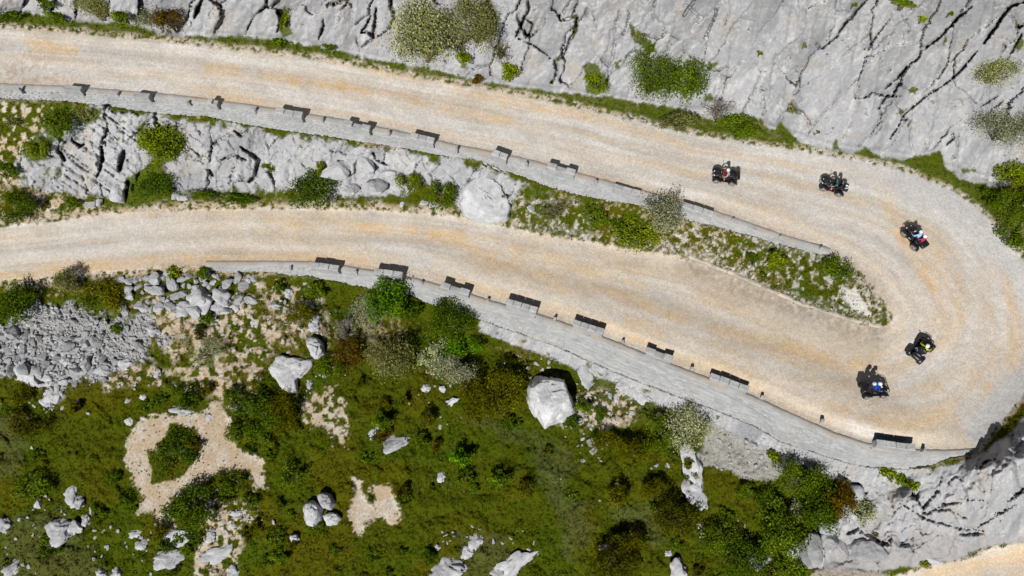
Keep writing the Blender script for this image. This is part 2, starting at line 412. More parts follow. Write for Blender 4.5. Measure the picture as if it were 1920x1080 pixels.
SOIL0 = [[(407, 745), (430, 787), (443, 837), (490, 860), (498, 918), (482, 917), (467, 887), (447, 883), (400, 893), (373, 913), (315, 933), (317, 963), (330, 990), (297, 987), (287, 962), (257, 962), (270, 933), (247, 900), (250, 883), (233, 877), (237, 847), (243, 817), (267, 787), (300, 775), (333, 780), (380, 777), (397, 760)],
        [(663, 897), (677, 907), (677, 927), (697, 950), (703, 933), (693, 913), (730, 903), (737, 933), (750, 960), (747, 983), (730, 983), (723, 970), (680, 983), (677, 1003), (663, 997), (653, 967), (657, 947), (667, 920)],
        [(558, 735), (590, 740), (605, 738), (612, 722), (630, 722), (640, 745), (656, 800), (652, 840), (628, 838), (620, 805), (570, 797)]]
# --- the soil and scrub: low cushions, tussocks
grass_zone = (1 - rock) * (1 - mroad) * (1 - mlow)
q1, q2, qa, qb, qx, qy = voro(U / 34 + 0.25 * n1, V / 30 + 0.25 * n2, 101)
cush = np.clip(1 - q1 * 1.5, 0, 1) * qa
below = sst(-5, 40, V - np.where(U < 380, 535, lw_f(U)))
flat_ = np.ones_like(U)
for s_ in SOIL0:
    flat_ = np.minimum(flat_, 1 - 0.85 * sst(-4, 6, sdf(U, V, s_, 30)))
Z = Z + grass_zone * flat_ * (0.10 * n2 + 0.05 * n4 + below * (0.35 * n3 + 0.35 * cush + 0.12 * n1))
# road: shallow wheel ruts and camber, built as relief
dN, _ = seg_dist(U, V, ROAD_N); dS, _ = seg_dist(U, V, UW_T + ISLE[:4])
dS2, _ = seg_dist(U, V, ISLE[3:]); dS3, _ = seg_dist(U, V, ROAD_S)
dc, sc_ = seg_dist(U, V, CL)
onU = dN + dS < dS2 + dS3
tt = np.where(onU, dN / (dN + dS + 1e-3), dS3 / (dS2 + dS3 + 1e-3))        # 0 outer edge .. 1 inner edge
Z = Z + mroad * (0.03 * np.sin(tt * 18 + n3 * 2) + 0.03 * n1 + 0.012 * n2)
Z = Z + relief * (1 - mroad) * (1 - mlow)
dW = np.minimum(dS, dS3)
wroad = mroad * sst(46, 16, dW) * (1 - sst(1500, 1560, U) * (V < 640))
Z = Z * (1 - wroad) + (road_z(U, V) + 0.012 * n2) * wroad
# keep the ground just behind the retaining walls' faces
lwm = (U > 380) & (U < 1826) & (V > lw_t(U) + 1) & (V < lw_f(U) - 5)
Z = np.where(lwm, np.minimum(Z, bil(cu, cv, CZ, U, V)) - 0.45, Z)
uwm = (U < 1557) & (V > uw_t(U) + 1) & (V < uw_f(U) - 4)
Z = np.where(uwm, np.minimum(Z, bil(cu, cv, CZ, U, V)) - 0.40, Z)


def zat(u, v):
    return bil(ua, va, Z, np.asarray(u, float), np.asarray(v, float))


def gpt(u, v, dz=0.0):
    p = P(u, v, zat(u, v))
    return Vector((float(p[0]), float(p[1]), float(p[2]) + dz))


def ground_at(x, y, z0):
    """height of the terrain straight below a world point"""
    z = z0
    for _ in range(5):
        u, v = PX((x, y, z))
        z = float(zat(u, v))
    return z


# ------------------------------------------------------------------ surface colours (albedo, linear)
def mix(a, b, t):
    return a + (np.asarray(b, np.float32) - a) * t[..., None]


C = np.empty(U.shape + (3,), np.float32)
C[:] = (0.059, 0.073, 0.002)                                    # scrub ground
C = mix(C, (0.071, 0.072, 0.002), sst(-0.05, 0.35, n3))           # heathery brown-olive
C = mix(C, (0.050, 0.075, 0.003), sst(0.1, 0.5, fbm(U / 60, V / 60, 203, 3)))
GREYGRASS = [[(985, 820), (1060, 838), (1085, 870), (1062, 905), (1100, 960), (1105, 1030), (1065, 1045), (1055, 985), (1010, 880)], [(1150, 945), (1240, 930), (1255, 985), (1230, 1025), (1165, 985)], [(880, 780), (940, 770), (1000, 815), (990, 835), (930, 810)],
             [(860, 1000), (950, 1010), (960, 1080), (870, 1080)], [(-60, 760), (45, 790), (40, 900), (-60, 880)], [(1180, 700), (1300, 780), (1250, 800), (1140, 770), (1120, 720)], [(0, 970), (120, 960), (200, 1080), (0, 1090)], [(1100, 690), (1160, 720), (1130, 800), (1100, 780)]]
for g in GREYGRASS:
    C = mix(C, (0.080, 0.090, 0.026), 0.65 * sst(-14, 10, sdf(U, V, g, 40) + n1 * 18 + n2 * 6))
# tan, stony soil
C = mix(C, (0.30, 0.24, 0.15), 0.9 * sst(0.36, 0.5, n2 * 0.55 + n3 * 0.55 + 0.15) * sst(760, 600, V + U * 0.05) * (1 - mcliff))
SOIL = SOIL0
HOLE = [(317, 793), (363, 800), (377, 820), (367, 863), (347, 890), (317, 903), (283, 908), (283, 873), (273, 843), (297, 850), (293, 830), (313, 817)]
hole = sst(-2, 2, sdf(U, V, HOLE, 30) + n2 * 5)
soil = np.zeros_like(U)
for s in SOIL:
    soil = np.maximum(soil, sst(-2.5, 2.5, sdf(U, V, s, 30) + n2 * 9 + n4 * 4 + n1 * 5))
soil[(U > 550) & (U < 665) & (V < 850)] *= sst(-0.12, 0.12, fbm(U / 10, V / 10, 271, 3) + 0.08)[(U > 550) & (U < 665) & (V < 850)]
soil *= 1 - hole
SPECK = [[(280, 555), (430, 550), (520, 590), (575, 610), (560, 650), (520, 650), (485, 700), (470, 765), (430, 765), (400, 748), (335, 725), (330, 690), (300, 640)], [(1290, 400), (1420, 440), (1560, 480), (1610, 500), (1665, 570), (1650, 608), (1500, 570), (1400, 528), (1300, 487), (1230, 470), (1240, 430)],
         [(960, 350), (1080, 380), (1120, 400), (1090, 450), (960, 425)], [(-200, 180), (100, 200), (95, 290), (60, 340), (-200, 380)], [(1000, 760), (1240, 700), (1180, 800), (1060, 800)], [(380, 930), (480, 940), (440, 1080), (360, 1080)], [(480, 530), (600, 540), (620, 620), (500, 620)], [(40, 360), (180, 375), (200, 400), (60, 420)],
         [(190, 680), (330, 690), (330, 720), (200, 730)]]
spk = np.zeros_like(U)
for s in SPECK:
    spk = np.maximum(spk, sst(-8, 8, sdf(U, V, s, 30) + n1 * 12))
soil = np.maximum(soil, spk * sst(0.0, 0.16, fbm(U / 9, V / 9, 211, 4) + 0.03))
# stony verges along the road
vN = dN < 60
verge = np.where(vN, sst(-13, -3, roadS + n1 * 5), sst(-24, -4, roadS + n1 * 10)) * (1 - mroad) * sst(-0.25, 0.15, n2 + 0.25 * n4 + 0.15)
soil = np.maximum(soil, verge * 0.95)
soil_c = np.empty_like(C); soil_c[:] = (0.41, 0.325, 0.225)
soil_c = mix(soil_c, (0.46, 0.41, 0.34), sst(-0.2, 0.5, n1 + 0.5 * n4))
isl_ = sst(-4, 4, midS) * sst(940, 1000, U)
soil_c = mix(soil_c, (0.345, 0.32, 0.275), 0.85 * isl_)
soil_c = mix(soil_c, (0.47, 0.45, 0.42), isl_ * sst(0.1, 0.5, n4))
soil = soil * (1 - isl_ * 0.85 * sst(-0.15, 0.2, fbm(U / 4.5, V / 4.5, 251, 3)))
C = mix(C, (0.075, 0.098, 0.010), 0.8 * sst(60, 20, dN + n1 * 10) * (V < 520))
C = C * (1 - soil[..., None]) + soil_c * soil[..., None]
SCREE = [[(1330, 780), (1350, 786), (1412, 812), (1465, 845), (1482, 868), (1470, 892), (1435, 902), (1392, 900), (1370, 880), (1300, 872), (1318, 830)], [(1575, 545), (1602, 538), (1625, 570), (1634, 592), (1600, 585)], [(1540, 1060), (1620, 1066), (1680, 1080), (1600, 1110), (1500, 1100)]]
for i, s in enumerate(SCREE):
    m = sst(-3, 3, sdf(U, V, s, 30) + n2 * 6)
    c = [(0.30, 0.29, 0.27), (0.56, 0.54, 0.50), (0.33, 0.29, 0.25)][i]
    C = mix(C, c, m * (0.85 + 0.15 * n4))
    soil = np.maximum(soil, m)
# rock
rc = np.empty_like(C); rc[:] = (0.335, 0.342, 0.352)
rc = mix(rc, (0.365, 0.365, 0.365), sst(-0.1, 0.6, n1 + 0.4 * n4))
rc = mix(rc, (0.45, 0.45, 0.44), 0.8 * sst(0.10, 0.45, fbm(xs * 1.3, ys * 0.8, 225, 4) + 0.25 * n3))
rc = mix(rc, (0.255, 0.262, 0.272), sst(0.05, 0.6, fbm(U / 35 + V / 60, V / 90, 221, 4)))
rc = mix(rc, (0.345, 0.315, 0.27), 0.55 * sst(0.25, 0.6, fbm(U / 40, V / 40, 231, 4)))
rc = mix(rc, (0.275, 0.255, 0.24), mse * sst(995, 1020, V + n1 * 20) * sst(1500, 1560, U) * 0.5)
xst, yst = rot(U + 6 * n1, V, R(100), 110, 9)
rc = mix(rc, (0.235, 0.24, 0.245), 0.6 * mcliff * sst(0.22, 0.55, fbm(xst, yst, 229, 3)))
rc = mix(rc, (0.26, 0.255, 0.245), 0.75 * mrub * (1 - mmid))  # ground under the rubble darkened: shade of the gaps put into the colour
rc = rc * (1 + 0.10 * (da - 0.5) * blocky + 0.06 * (ca - 0.5))[..., None]
rk = np.clip(rock, 0, 1)
C = C * (1 - rk[..., None]) + rc * rk[..., None]
# moss and herbs growing on ledges of the rock
MOSS = [[(525, 20), (535, 12), (542, 40), (548, 62), (530, 75), (524, 55)], [(1180, 45), (1192, 56), (1222, 78), (1230, 96), (1212, 104), (1196, 84), (1184, 66)], [(1095, 125), (1115, 115), (1142, 150), (1130, 178), (1098, 175), (1102, 150)], [(1152, 118), (1165, 108), (1168, 116), (1155, 128)],
        [(1800, 318), (1825, 315), (1832, 322), (1806, 326)], [(1560, 270), (1568, 262), (1572, 278), (1563, 280)], [(1458, 232), (1464, 226), (1470, 245), (1456, 250)], [(1898, 90), (1918, 62), (1920, 85), (1905, 100)], [(1325, 112), (1345, 118), (1342, 130), (1330, 125)], [(1316, 175), (1335, 178), (1340, 195), (1322, 190)],
        [(85, 200), (190, 205), (185, 225), (150, 235), (140, 220), (110, 265), (82, 250)], [(256, 240), (320, 232), (352, 260), (330, 300), (300, 312), (262, 275)], [(60, 250), (100, 258), (90, 300), (55, 305)], [(235, 335), (300, 300), (305, 350), (330, 365), (240, 390)], [(1700, 205), (1690, 213), (1680, 214)], [(1705, 160), (1722, 160), (1715, 172), (1702, 174)]]
moss = np.zeros_like(U)
for s in MOSS:
    moss = np.maximum(moss, sst(-2, 3, sdf(U, V, s, 20) + n2 * 6))
moss = np.maximum(moss, sst(0.25, 0.6, np.maximum(fis, fine * (1 - blocky))) * mcliff * sst(0.30, 0.42, fbm(U / 14, V / 14, 261, 2)))
moss *= (1 - mroad)
C = mix(C, (0.072, 0.098, 0.008), 0.95 * moss)
crv = sst(0.38, 0.5, fbm(U / 16, V / 16, 241, 3)) * rk * (1 - mcliff) * (1 - mse) * sst(0.2, 0.05, e2)
C = mix(C, (0.085, 0.095, 0.02), 0.8 * crv)
# road
rd = np.empty_like(C); rd[:] = (0.535, 0.478, 0.402)
str1 = fbm(sc_ / 170, tt * 11 + 0.4 * n3, 301, 4)
str2 = fbm(sc_ / 90, tt * 20 + 0.3 * n3, 307, 3)
rd = mix(rd, (0.585, 0.56, 0.52), 0.9 * sst(-0.05, 0.45, str1))
rd = mix(rd, (0.50, 0.47, 0.43), 0.7 * sst(0.0, 0.5, str2))
rd = mix(rd, (0.56, 0.435, 0.295), 0.55 * sst(0.12, 0.5, -str1 + 0.3 * n1))
OR = [([(60, 78), (140, 95)], 11, 0.8), ([(60, 96), (142, 98)], 5, 0.7), ([(390, 128), (440, 132)], 11, 0.9), ([(490, 140), (560, 152), (640, 162)], 10, 0.8), ([(640, 160), (700, 175), (780, 182)], 8, 0.9), ([(770, 190), (820, 198), (880, 212), (960, 226)], 8, 0.9), ([(340, 155), (440, 168)], 7, 0.5), ([(410, 188), (490, 195)], 8, 0.9),
      ([(620, 112), (740, 140), (900, 178), (1000, 190)], 10, 0.5), ([(1000, 200), (1100, 220)], 8, 0.5), ([(1230, 250), (1300, 285)], 8, 0.4), ([(0, 520), (100, 505), (200, 497), (350, 488), (560, 484), (680, 490)], 12, 0.85), ([(500, 410), (560, 420)], 12, 0.6), ([(640, 425), (720, 432), (820, 440), (870, 455)], 12, 0.8),
      ([(865, 452), (900, 475), (930, 490)], 14, 1.0), ([(930, 490), (990, 508), (1050, 525)], 9, 0.8), ([(960, 470), (1080, 500), (1200, 540)], 10, 0.6), ([(1030, 535), (1060, 545)], 8, 0.8), ([(1100, 520), (1180, 560), (1280, 600)], 13, 0.6), ([(1180, 600), (1240, 625)], 14, 0.7), ([(1340, 620), (1420, 640), (1500, 650), (1580, 690), (1620, 680)], 12, 0.8),
      ([(1400, 640), (1540, 670)], 14, 0.6), ([(1340, 670), (1440, 710), (1540, 730)], 12, 0.6), ([(1690, 440), (1705, 470), (1735, 510), (1750, 540)], 11, 1.0), ([(1660, 385), (1685, 420), (1692, 445)], 10, 0.7), ([(1560, 362), (1620, 380)], 9, 0.8), ([(1640, 360), (1690, 400)], 10, 0.5), ([(1790, 560), (1800, 600), (1775, 650)], 13, 0.6),
      ([(1560, 762), (1620, 785), (1700, 795), (1760, 785)], 16, 0.9), ([(1850, 460), (1890, 540), (1905, 650), (1890, 720)], 14, 0.6), ([(1840, 750), (1858, 722)], 8, 0.8), ([(1740, 480), (1765, 540), (1760, 620)], 20, 0.4), ([(1590, 690), (1640, 660), (1690, 650)], 8, 0.4), ([(800, 520), (1000, 560), (1150, 620), (1320, 690), (1440, 730)], 12, 0.55)]
for pts, w, a in OR:
    arr = np.array(pts)
    m = (U > arr[:, 0].min() - 50) & (U < arr[:, 0].max() + 50) & (V > arr[:, 1].min() - 50) & (V < arr[:, 1].max() + 50)
    d, _ = seg_dist(U[m], V[m], pts)
    k = a * np.exp(-(d / w) ** 2) * np.clip(0.75 + 0.8 * n1[m] + 0.6 * str2[m], 0, 1.2)
    rd[m] = mix(rd[m], (0.60, 0.425, 0.235), np.clip(k, 0, 1))
PALE = [([(1400, 285), (1560, 300), (1680, 335), (1760, 390), (1810, 470), (1830, 560), (1815, 650)], 14, 0.6), ([(0, 440), (100, 425), (300, 418), (520, 420)], 7, 0.5), ([(0, 495), (120, 480), (300, 462), (600, 450), (760, 470), (900, 520), (1050, 570)], 9, 0.6), ([(0, 120), (200, 130), (500, 165), (760, 215), (1000, 270), (1250, 330)], 12, 0.55), ([(0, 68), (300, 100), (600, 130)], 8, 0.4),
        ([(1380, 660), (1480, 720), (1600, 745), (1700, 720), (1780, 660)], 13, 0.6), ([(1700, 330), (1830, 420), (1870, 520), (1880, 640)], 12, 0.7)]
for pts, w, a in PALE:
    d, _ = seg_dist(U, V, pts)
    rd = mix(rd, (0.61, 0.585, 0.545), np.clip(a * np.exp(-(d / w) ** 2) * (0.8 + 0.5 * n2), 0, 1))
str3 = fbm(sc_ / 420, tt * 46 + 0.5 * n3, 331, 3)
rd = rd * (1 + 0.055 * sst(0.0, 0.5, str3) - 0.06 * sst(0.05, 0.5, -str3))[..., None]
rd = mix(rd, (0.53, 0.43, 0.30), 0.5 * (1 - onU) * sst(0.0, 0.35, str1 * 0.6 + n3 + 0.25) * sst(100, 500, U))
for tr in (0.30, 0.40, 0.60, 0.70):
    off = 0.03 * fbm(sc_ / 260, sc_ * 0 + tr * 9, 337, 2)
    rd = mix(rd, (0.60, 0.58, 0.545), 0.35 * np.exp(-((tt - tr - off) / 0.035) ** 2) * sst(-0.3, 0.3, fbm(sc_ / 120, sc_ * 0 + tr * 7, 339, 2)))
# greyer loose gravel at the margins, dark chippings along the island
rd = mix(rd, (0.465, 0.457, 0.445), 0.9 * sst(75, 25, np.where(onU, dN, 200) + 14 * n1) * sst(1450, 1720, U))
DK = [(1300, 488), (1400, 528), (1500, 572), (1590, 600), (1640, 614)]
d, _ = seg_dist(U, V, DK)
rd = mix(rd, (0.27, 0.225, 0.175), 0.8 * np.clip(np.exp(-(d / 30) ** 2) * (0.75 + 0.9 * n2 + 0.4 * n4), 0, 1) * (V > np.interp(U, [1300, 1640], [480, 600])))
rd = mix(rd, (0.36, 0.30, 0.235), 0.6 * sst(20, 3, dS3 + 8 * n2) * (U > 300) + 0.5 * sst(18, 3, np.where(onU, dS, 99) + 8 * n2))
rd = mix(rd, (0.40, 0.30, 0.24), 0.6 * sst(-0.1, 0.3, n2) * sst(60, 20, np.hypot((U - 60) / 1.8, V - 150)))
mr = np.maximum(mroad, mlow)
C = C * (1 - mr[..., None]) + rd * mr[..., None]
LOWOR = [([(1740, 1080), (1800, 1062), (1850, 1052), (1920, 1036)], 6, 0.6), ([(1780, 1085), (1860, 1060), (1920, 1050)], 5, 0.5)]
for pts, w, a in LOWOR:
    d, _ = seg_dist(U, V, pts)
    C = mix(C, (0.60, 0.425, 0.235), np.clip(a * mlow * np.exp(-(d / w) ** 2), 0, 1))
C = np.clip(C * (1 + 0.10 * n4[..., None]), 0.003, 0.8)

# grass density for the undergrowth
gd = np.clip((1 - rk) * (1 - mr) * (1 - soil * 0.93), 0, 1)
gd = np.maximum(gd, moss * 0.9)
gd = np.maximum(gd, crv * 0.5)


# ------------------------------------------------------------------ materials
def newmat(name):
    m = bpy.data.materials.new(name)
    m.use_nodes = True
    nt = m.node_tree
    b = nt.nodes["Principled BSDF"]
    b.inputs["Roughness"].default_value = 0.95
    b.inputs["Specular IOR Level"].default_value = 0.15
    return m, nt, b


def nd(nt, t, **kw):
    n = nt.nodes.new(t)
    for k, v in kw.items():
        if k.startswith("_"):
            setattr(n, k[1:], v)
        else:
            n.inputs[k].default_value = v
    return n


def grain_mat(name, scales, amp, bump, dist, attr="col", base=None, voron=None, objcol=False):
    m, nt, b = newmat(name)
    L = nt.links.new
    tc = nd(nt, "ShaderNodeTexCoord")
    geo = nd(nt, "ShaderNodeNewGeometry")
    pos = geo.outputs["Position"]
    if base is None:
        a = nd(nt, "ShaderNodeAttribute", _attribute_name=attr); col = a.outputs["Color"]
    else:
        rgb = nd(nt, "ShaderNodeRGB"); rgb.outputs[0].default_value = (*base, 1); col = rgb.outputs[0]
    if objcol:
        oi = nd(nt, "ShaderNodeObjectInfo")
        mx = nd(nt, "ShaderNodeMixRGB", _blend_type='MULTIPLY'); mx.inputs[0].default_value = 1
        L(col, mx.inputs[1]); L(oi.outputs["Color"], mx.inputs[2]); col = mx.outputs[0]
    hsum = None
    for sc, am in zip(scales, amp):
        n = nd(nt, "ShaderNodeTexNoise", Scale=sc, Detail=3.0, Roughness=0.65); L(pos, n.inputs["Vector"])
        r = nd(nt, "ShaderNodeMapRange"); r.inputs[1].default_value = 0.25; r.inputs[2].default_value = 0.75; r.inputs[3].default_value = 1 - am; r.inputs[4].default_value = 1 + am
        L(n.outputs[0], r.inputs[0])
        mx = nd(nt, "ShaderNodeMixRGB", _blend_type='MULTIPLY'); mx.inputs[0].default_value = 1
        L(col, mx.inputs[1]); L(r.outputs[0], mx.inputs[2]); col = mx.outputs[0]
        hsum = n.outputs[0] if hsum is None else hsum
    if voron:
        n = nd(nt, "ShaderNodeTexVoronoi", Scale=voron[0]); L(pos, n.inputs["Vector"])
        s = nd(nt, "ShaderNodeSeparateColor"); L(n.outputs["Color"], s.inputs[0])
        r = nd(nt, "ShaderNodeMapRange"); r.inputs[3].default_value = 1 - voron[1]; r.inputs[4].default_value = 1 + voron[1]
        L(s.outputs[0], r.inputs[0])
        mx = nd(nt, "ShaderNodeMixRGB", _blend_type='MULTIPLY'); mx.inputs[0].default_value = 1
        L(col, mx.inputs[1]); L(r.outputs[0], mx.inputs[2]); col = mx.outputs[0]
        hsum = s.outputs[1]
    bp = nd(nt, "ShaderNodeBump", Strength=bump, Distance=dist); L(hsum, bp.inputs["Height"]); L(bp.outputs[0], b.inputs["Normal"])
    L(col, b.inputs["Base Color"])
    return m


M = {}
M['road'] = grain_mat("gravel_surface", [1.2, 9.0], [0.06, 0.10], 0.35, 0.05, voron=(10.0, 0.13))
M['rock'] = grain_mat("limestone_terrain", [1.6, 9.0], [0.10, 0.14], 0.35, 0.06)
M['soil'] = grain_mat("scrub_soil", [5.0, 16.0], [0.22, 0.18], 0.6, 0.08)
M['soil'].node_tree.nodes['Principled BSDF'].inputs['Specular IOR Level'].default_value = 0.03
M['stone'] = grain_mat("limestone_rock", [1.6, 6.0], [0.22, 0.15], 0.6, 0.12, base=(0.385, 0.39, 0.395), objcol=True)
M['masonry'] = grain_mat("ashlar", [1.5, 10.0], [0.10, 0.12], 0.35, 0.04)


def leaf_mat():
    m = bpy.data.materials.new("leaf"); m.use_nodes = True
    nt = m.node_tree; nt.nodes.clear(); L = nt.links.new
    out = nd(nt, "ShaderNodeOutputMaterial")
    a = nd(nt, "ShaderNodeAttribute", _attribute_name="col"); oi = nd(nt, "ShaderNodeObjectInfo")
    mx = nd(nt, "ShaderNodeMixRGB", _blend_type='MULTIPLY'); mx.inputs[0].default_value = 1
    L(a.outputs["Color"], mx.inputs[1]); L(oi.outputs["Color"], mx.inputs[2])
    df = nd(nt, "ShaderNodeBsdfDiffuse"); tr = nd(nt, "ShaderNodeBsdfTranslucent")
    L(mx.outputs[0], df.inputs[0]); L(mx.outputs[0], tr.inputs[0])
    ms = nd(nt, "ShaderNodeMixShader"); ms.inputs[0].default_value = 0.22
    L(df.outputs[0], ms.inputs[1]); L(tr.outputs[0], ms.inputs[2]); L(ms.outputs[0], out.inputs[0])
    return m


M['leaf'] = leaf_mat()


def plain(name, c, rough=0.6, metal=0.0, spec=0.3, noise=0.15):
    m, nt, b = newmat(name)
    b.inputs["Roughness"].default_value = rough; b.inputs["Metallic"].default_value = metal; b.inputs["Specular IOR Level"].default_value = spec
    n = nd(nt, "ShaderNodeTexNoise", Scale=14.0, Detail=3.0)
    tc = nd(nt, "ShaderNodeTexCoord"); nt.links.new(tc.outputs["Object"], n.inputs["Vector"])
    r = nd(nt, "ShaderNodeMapRange"); r.inputs[3].default_value = 1 - noise; r.inputs[4].default_value = 1 + noise
    nt.links.new(n.outputs[0], r.inputs[0])
    mx = nd(nt, "ShaderNodeMixRGB", _blend_type='MULTIPLY'); mx.inputs[0].default_value = 1; mx.inputs[1].default_value = (*c, 1)
    nt.links.new(r.outputs[0], mx.inputs[2]); nt.links.new(mx.outputs[0], b.inputs["Base Color"])
    return m


M['bark'] = plain("bark", (0.13, 0.10, 0.075), 0.9)


# ------------------------------------------------------------------ object helpers
def tag(o, label=None, cat=None, group=None, kind=None):
    if label: o["label"] = label
    if cat: o["category"] = cat
    if group: o["group"] = group
    if kind: o["kind"] = kind
    return o


def link(name, data, parent=None, loc=None):
    o = bpy.data.objects.new(name, data)
    COL.objects.link(o)
    if parent is not None: o.parent = parent
    if loc is not None: o.location = loc
    return o


def np_mesh(name, verts, faces, mat, col=None, smooth=True):
    """faces: (n,3) or (n,4) int array"""
    me = bpy.data.meshes.new(name)
    verts = np.asarray(verts, np.float32); faces = np.asarray(faces, np.int32)
    k = faces.shape[1]
    me.vertices.add(len(verts)); me.vertices.foreach_set("co", verts.ravel())
    me.loops.add(faces.size); me.loops.foreach_set("vertex_index", faces.ravel())
    me.polygons.add(len(faces))
    me.polygons.foreach_set("loop_start", np.arange(0, faces.size, k, dtype=np.int32))
    me.polygons.foreach_set("loop_total", np.full(len(faces), k, np.int32))
    me.polygons.foreach_set("use_smooth", np.full(len(faces), smooth, bool))
    if col is not None:
        a = me.color_attributes.new("col", 'FLOAT_COLOR', 'POINT')
        c4 = np.ones((len(verts), 4), np.float32); c4[:, :3] = col
        a.data.foreach_set("color", c4.ravel())
    me.update(); me.validate()
    me.materials.append(mat)
    return me


# ------------------------------------------------------------------ terrain objects (one continuous sheet, split by what it is)
PW = P(U, V, Z)
nv, nu = U.shape
idx = np.arange(nv * nu).reshape(nv, nu)
quads = np.stack([idx[1:, :-1], idx[1:, 1:], idx[:-1, 1:], idx[:-1, :-1]], -1).reshape(-1, 4)
ctr = lambda a: (a[1:, :-1] + a[1:, 1:] + a[:-1, 1:] + a[:-1, :-1]).ravel() * 0.25
fr, fl, fc, fm, fs, fu, fv_ = ctr(mroad), ctr(mlow), ctr(mcliff), ctr(mmid), ctr(mse), ctr(U), ctr(V)
cls = np.zeros(len(quads), int)
cls[fm > 0.5] = 3
cls[fs > 0.5] = 4
cls[fc > 0.5] = 2
cls[fr > 0.5] = 1
cls[fl > 0.5] = 5
VW = PW.reshape(-1, 3); VC = C.reshape(-1, 3)
for k, nm, mt, lab, cat in [(0, "ground", 'soil', "olive green scrub and stony soil of the hillside around the road", "ground"), (1, "road", 'road', "pale gravel road with orange streaks making a hairpin bend", "road"),
                            (2, "cliff_terrain", 'rock', "light grey limestone cliff above the hairpin road", "cliff"), (3, "hill_terrain", 'rock', "rugged grey limestone slope between the two arms of the road", "rock slope"),
                            (4, "hill_terrain", 'rock', "grey fissured limestone knoll below the hairpin, shaded at its crest", "rock knoll"), (5, "road", 'road', "short piece of the next gravel road below the limestone knoll", "road")]:
    q = quads[cls == k]
    ids = np.unique(q)
    mp = np.zeros(nv * nu, np.int64); mp[ids] = np.arange(len(ids))
    me = np_mesh(nm, VW[ids], mp[q], M[mt], VC[ids])
    tag(link(nm, me), lab, cat, kind="structure")
rng = np.random.default_rng(7)


# ------------------------------------------------------------------ undergrowth: small leaves and tussocks over the scrub (nobody could count them)
def leaf_cloud(cen, nrm, size, col, rg, aspect=0.55):
    """one bent leaf quad per centre"""
    n = len(cen)
    a = rg.normal(size=(n, 3)); a -= nrm * (a * nrm).sum(1, keepdims=True); a /= np.linalg.norm(a, axis=1, keepdims=True) + 1e-9
    b = np.cross(nrm, a)
    s = size[:, None]
    v = np.stack([cen - a * s, cen - b * s * aspect + nrm * s * 0.18, cen + a * s, cen + b * s * aspect + nrm * s * 0.18], 1).reshape(-1, 3)
    f = np.arange(n * 4).reshape(n, 4)
    return v, f, np.repeat(col, 4, axis=0)


def unit(a):
    return a / (np.linalg.norm(a, axis=1, keepdims=True) + 1e-9)


NU = 450000
uu = rng.uniform(-180, 2180, NU); vv = rng.uniform(-45, 1250, NU)
d_ = bil(ua, va, gd, uu, vv)
spot = fbm(uu / 9, vv / 9, 401, 3)
ok = rng.uniform(size=NU) < d_ * np.clip(0.55 + 1.1 * spot, 0.12, 1.0)
uu, vv = uu[ok], vv[ok]
hgt = rng.uniform(0.0, 1.0, len(uu)) ** 2 * (0.06 + 0.18 * np.clip(fbm(uu / 14, vv / 14, 405, 3) + 0.3, 0, 1))
z_ = zat(uu, vv)
pc = P(uu, vv, z_); pc[:, 2] += 0.02 + hgt
cc = np.stack([bil(ua, va, C[..., k], uu, vv) for k in range(3)], -1)
gm = (cc.sum(1) > 0.5)
cc[gm] = (0.075, 0.092, 0.016)
cc = cc * rng.uniform(0.82, 1.30, (len(uu), 1)) * (1 + rng.normal(0, 0.10, (len(uu), 3)))
pale = rng.uniform(size=len(uu)) < 0.022
cc[pale] = np.array((0.19, 0.18, 0.10)) * rng.uniform(0.6, 1.2, (pale.sum(), 1))
nn = unit(rng.normal(size=(len(uu), 3)) * 0.5 + np.array([0, 0, 1.0]))
v, f, c = leaf_cloud(pc, nn, rng.uniform(0.045, 0.115, len(uu)), np.clip(cc, 0.002, 0.5), rng)
tag(link("undergrowth", np_mesh("undergrowth", v, f, M['leaf'], c, smooth=False)), "low green and brown-olive scrub plants and grass covering the hillside and verges", "undergrowth", kind="stuff")


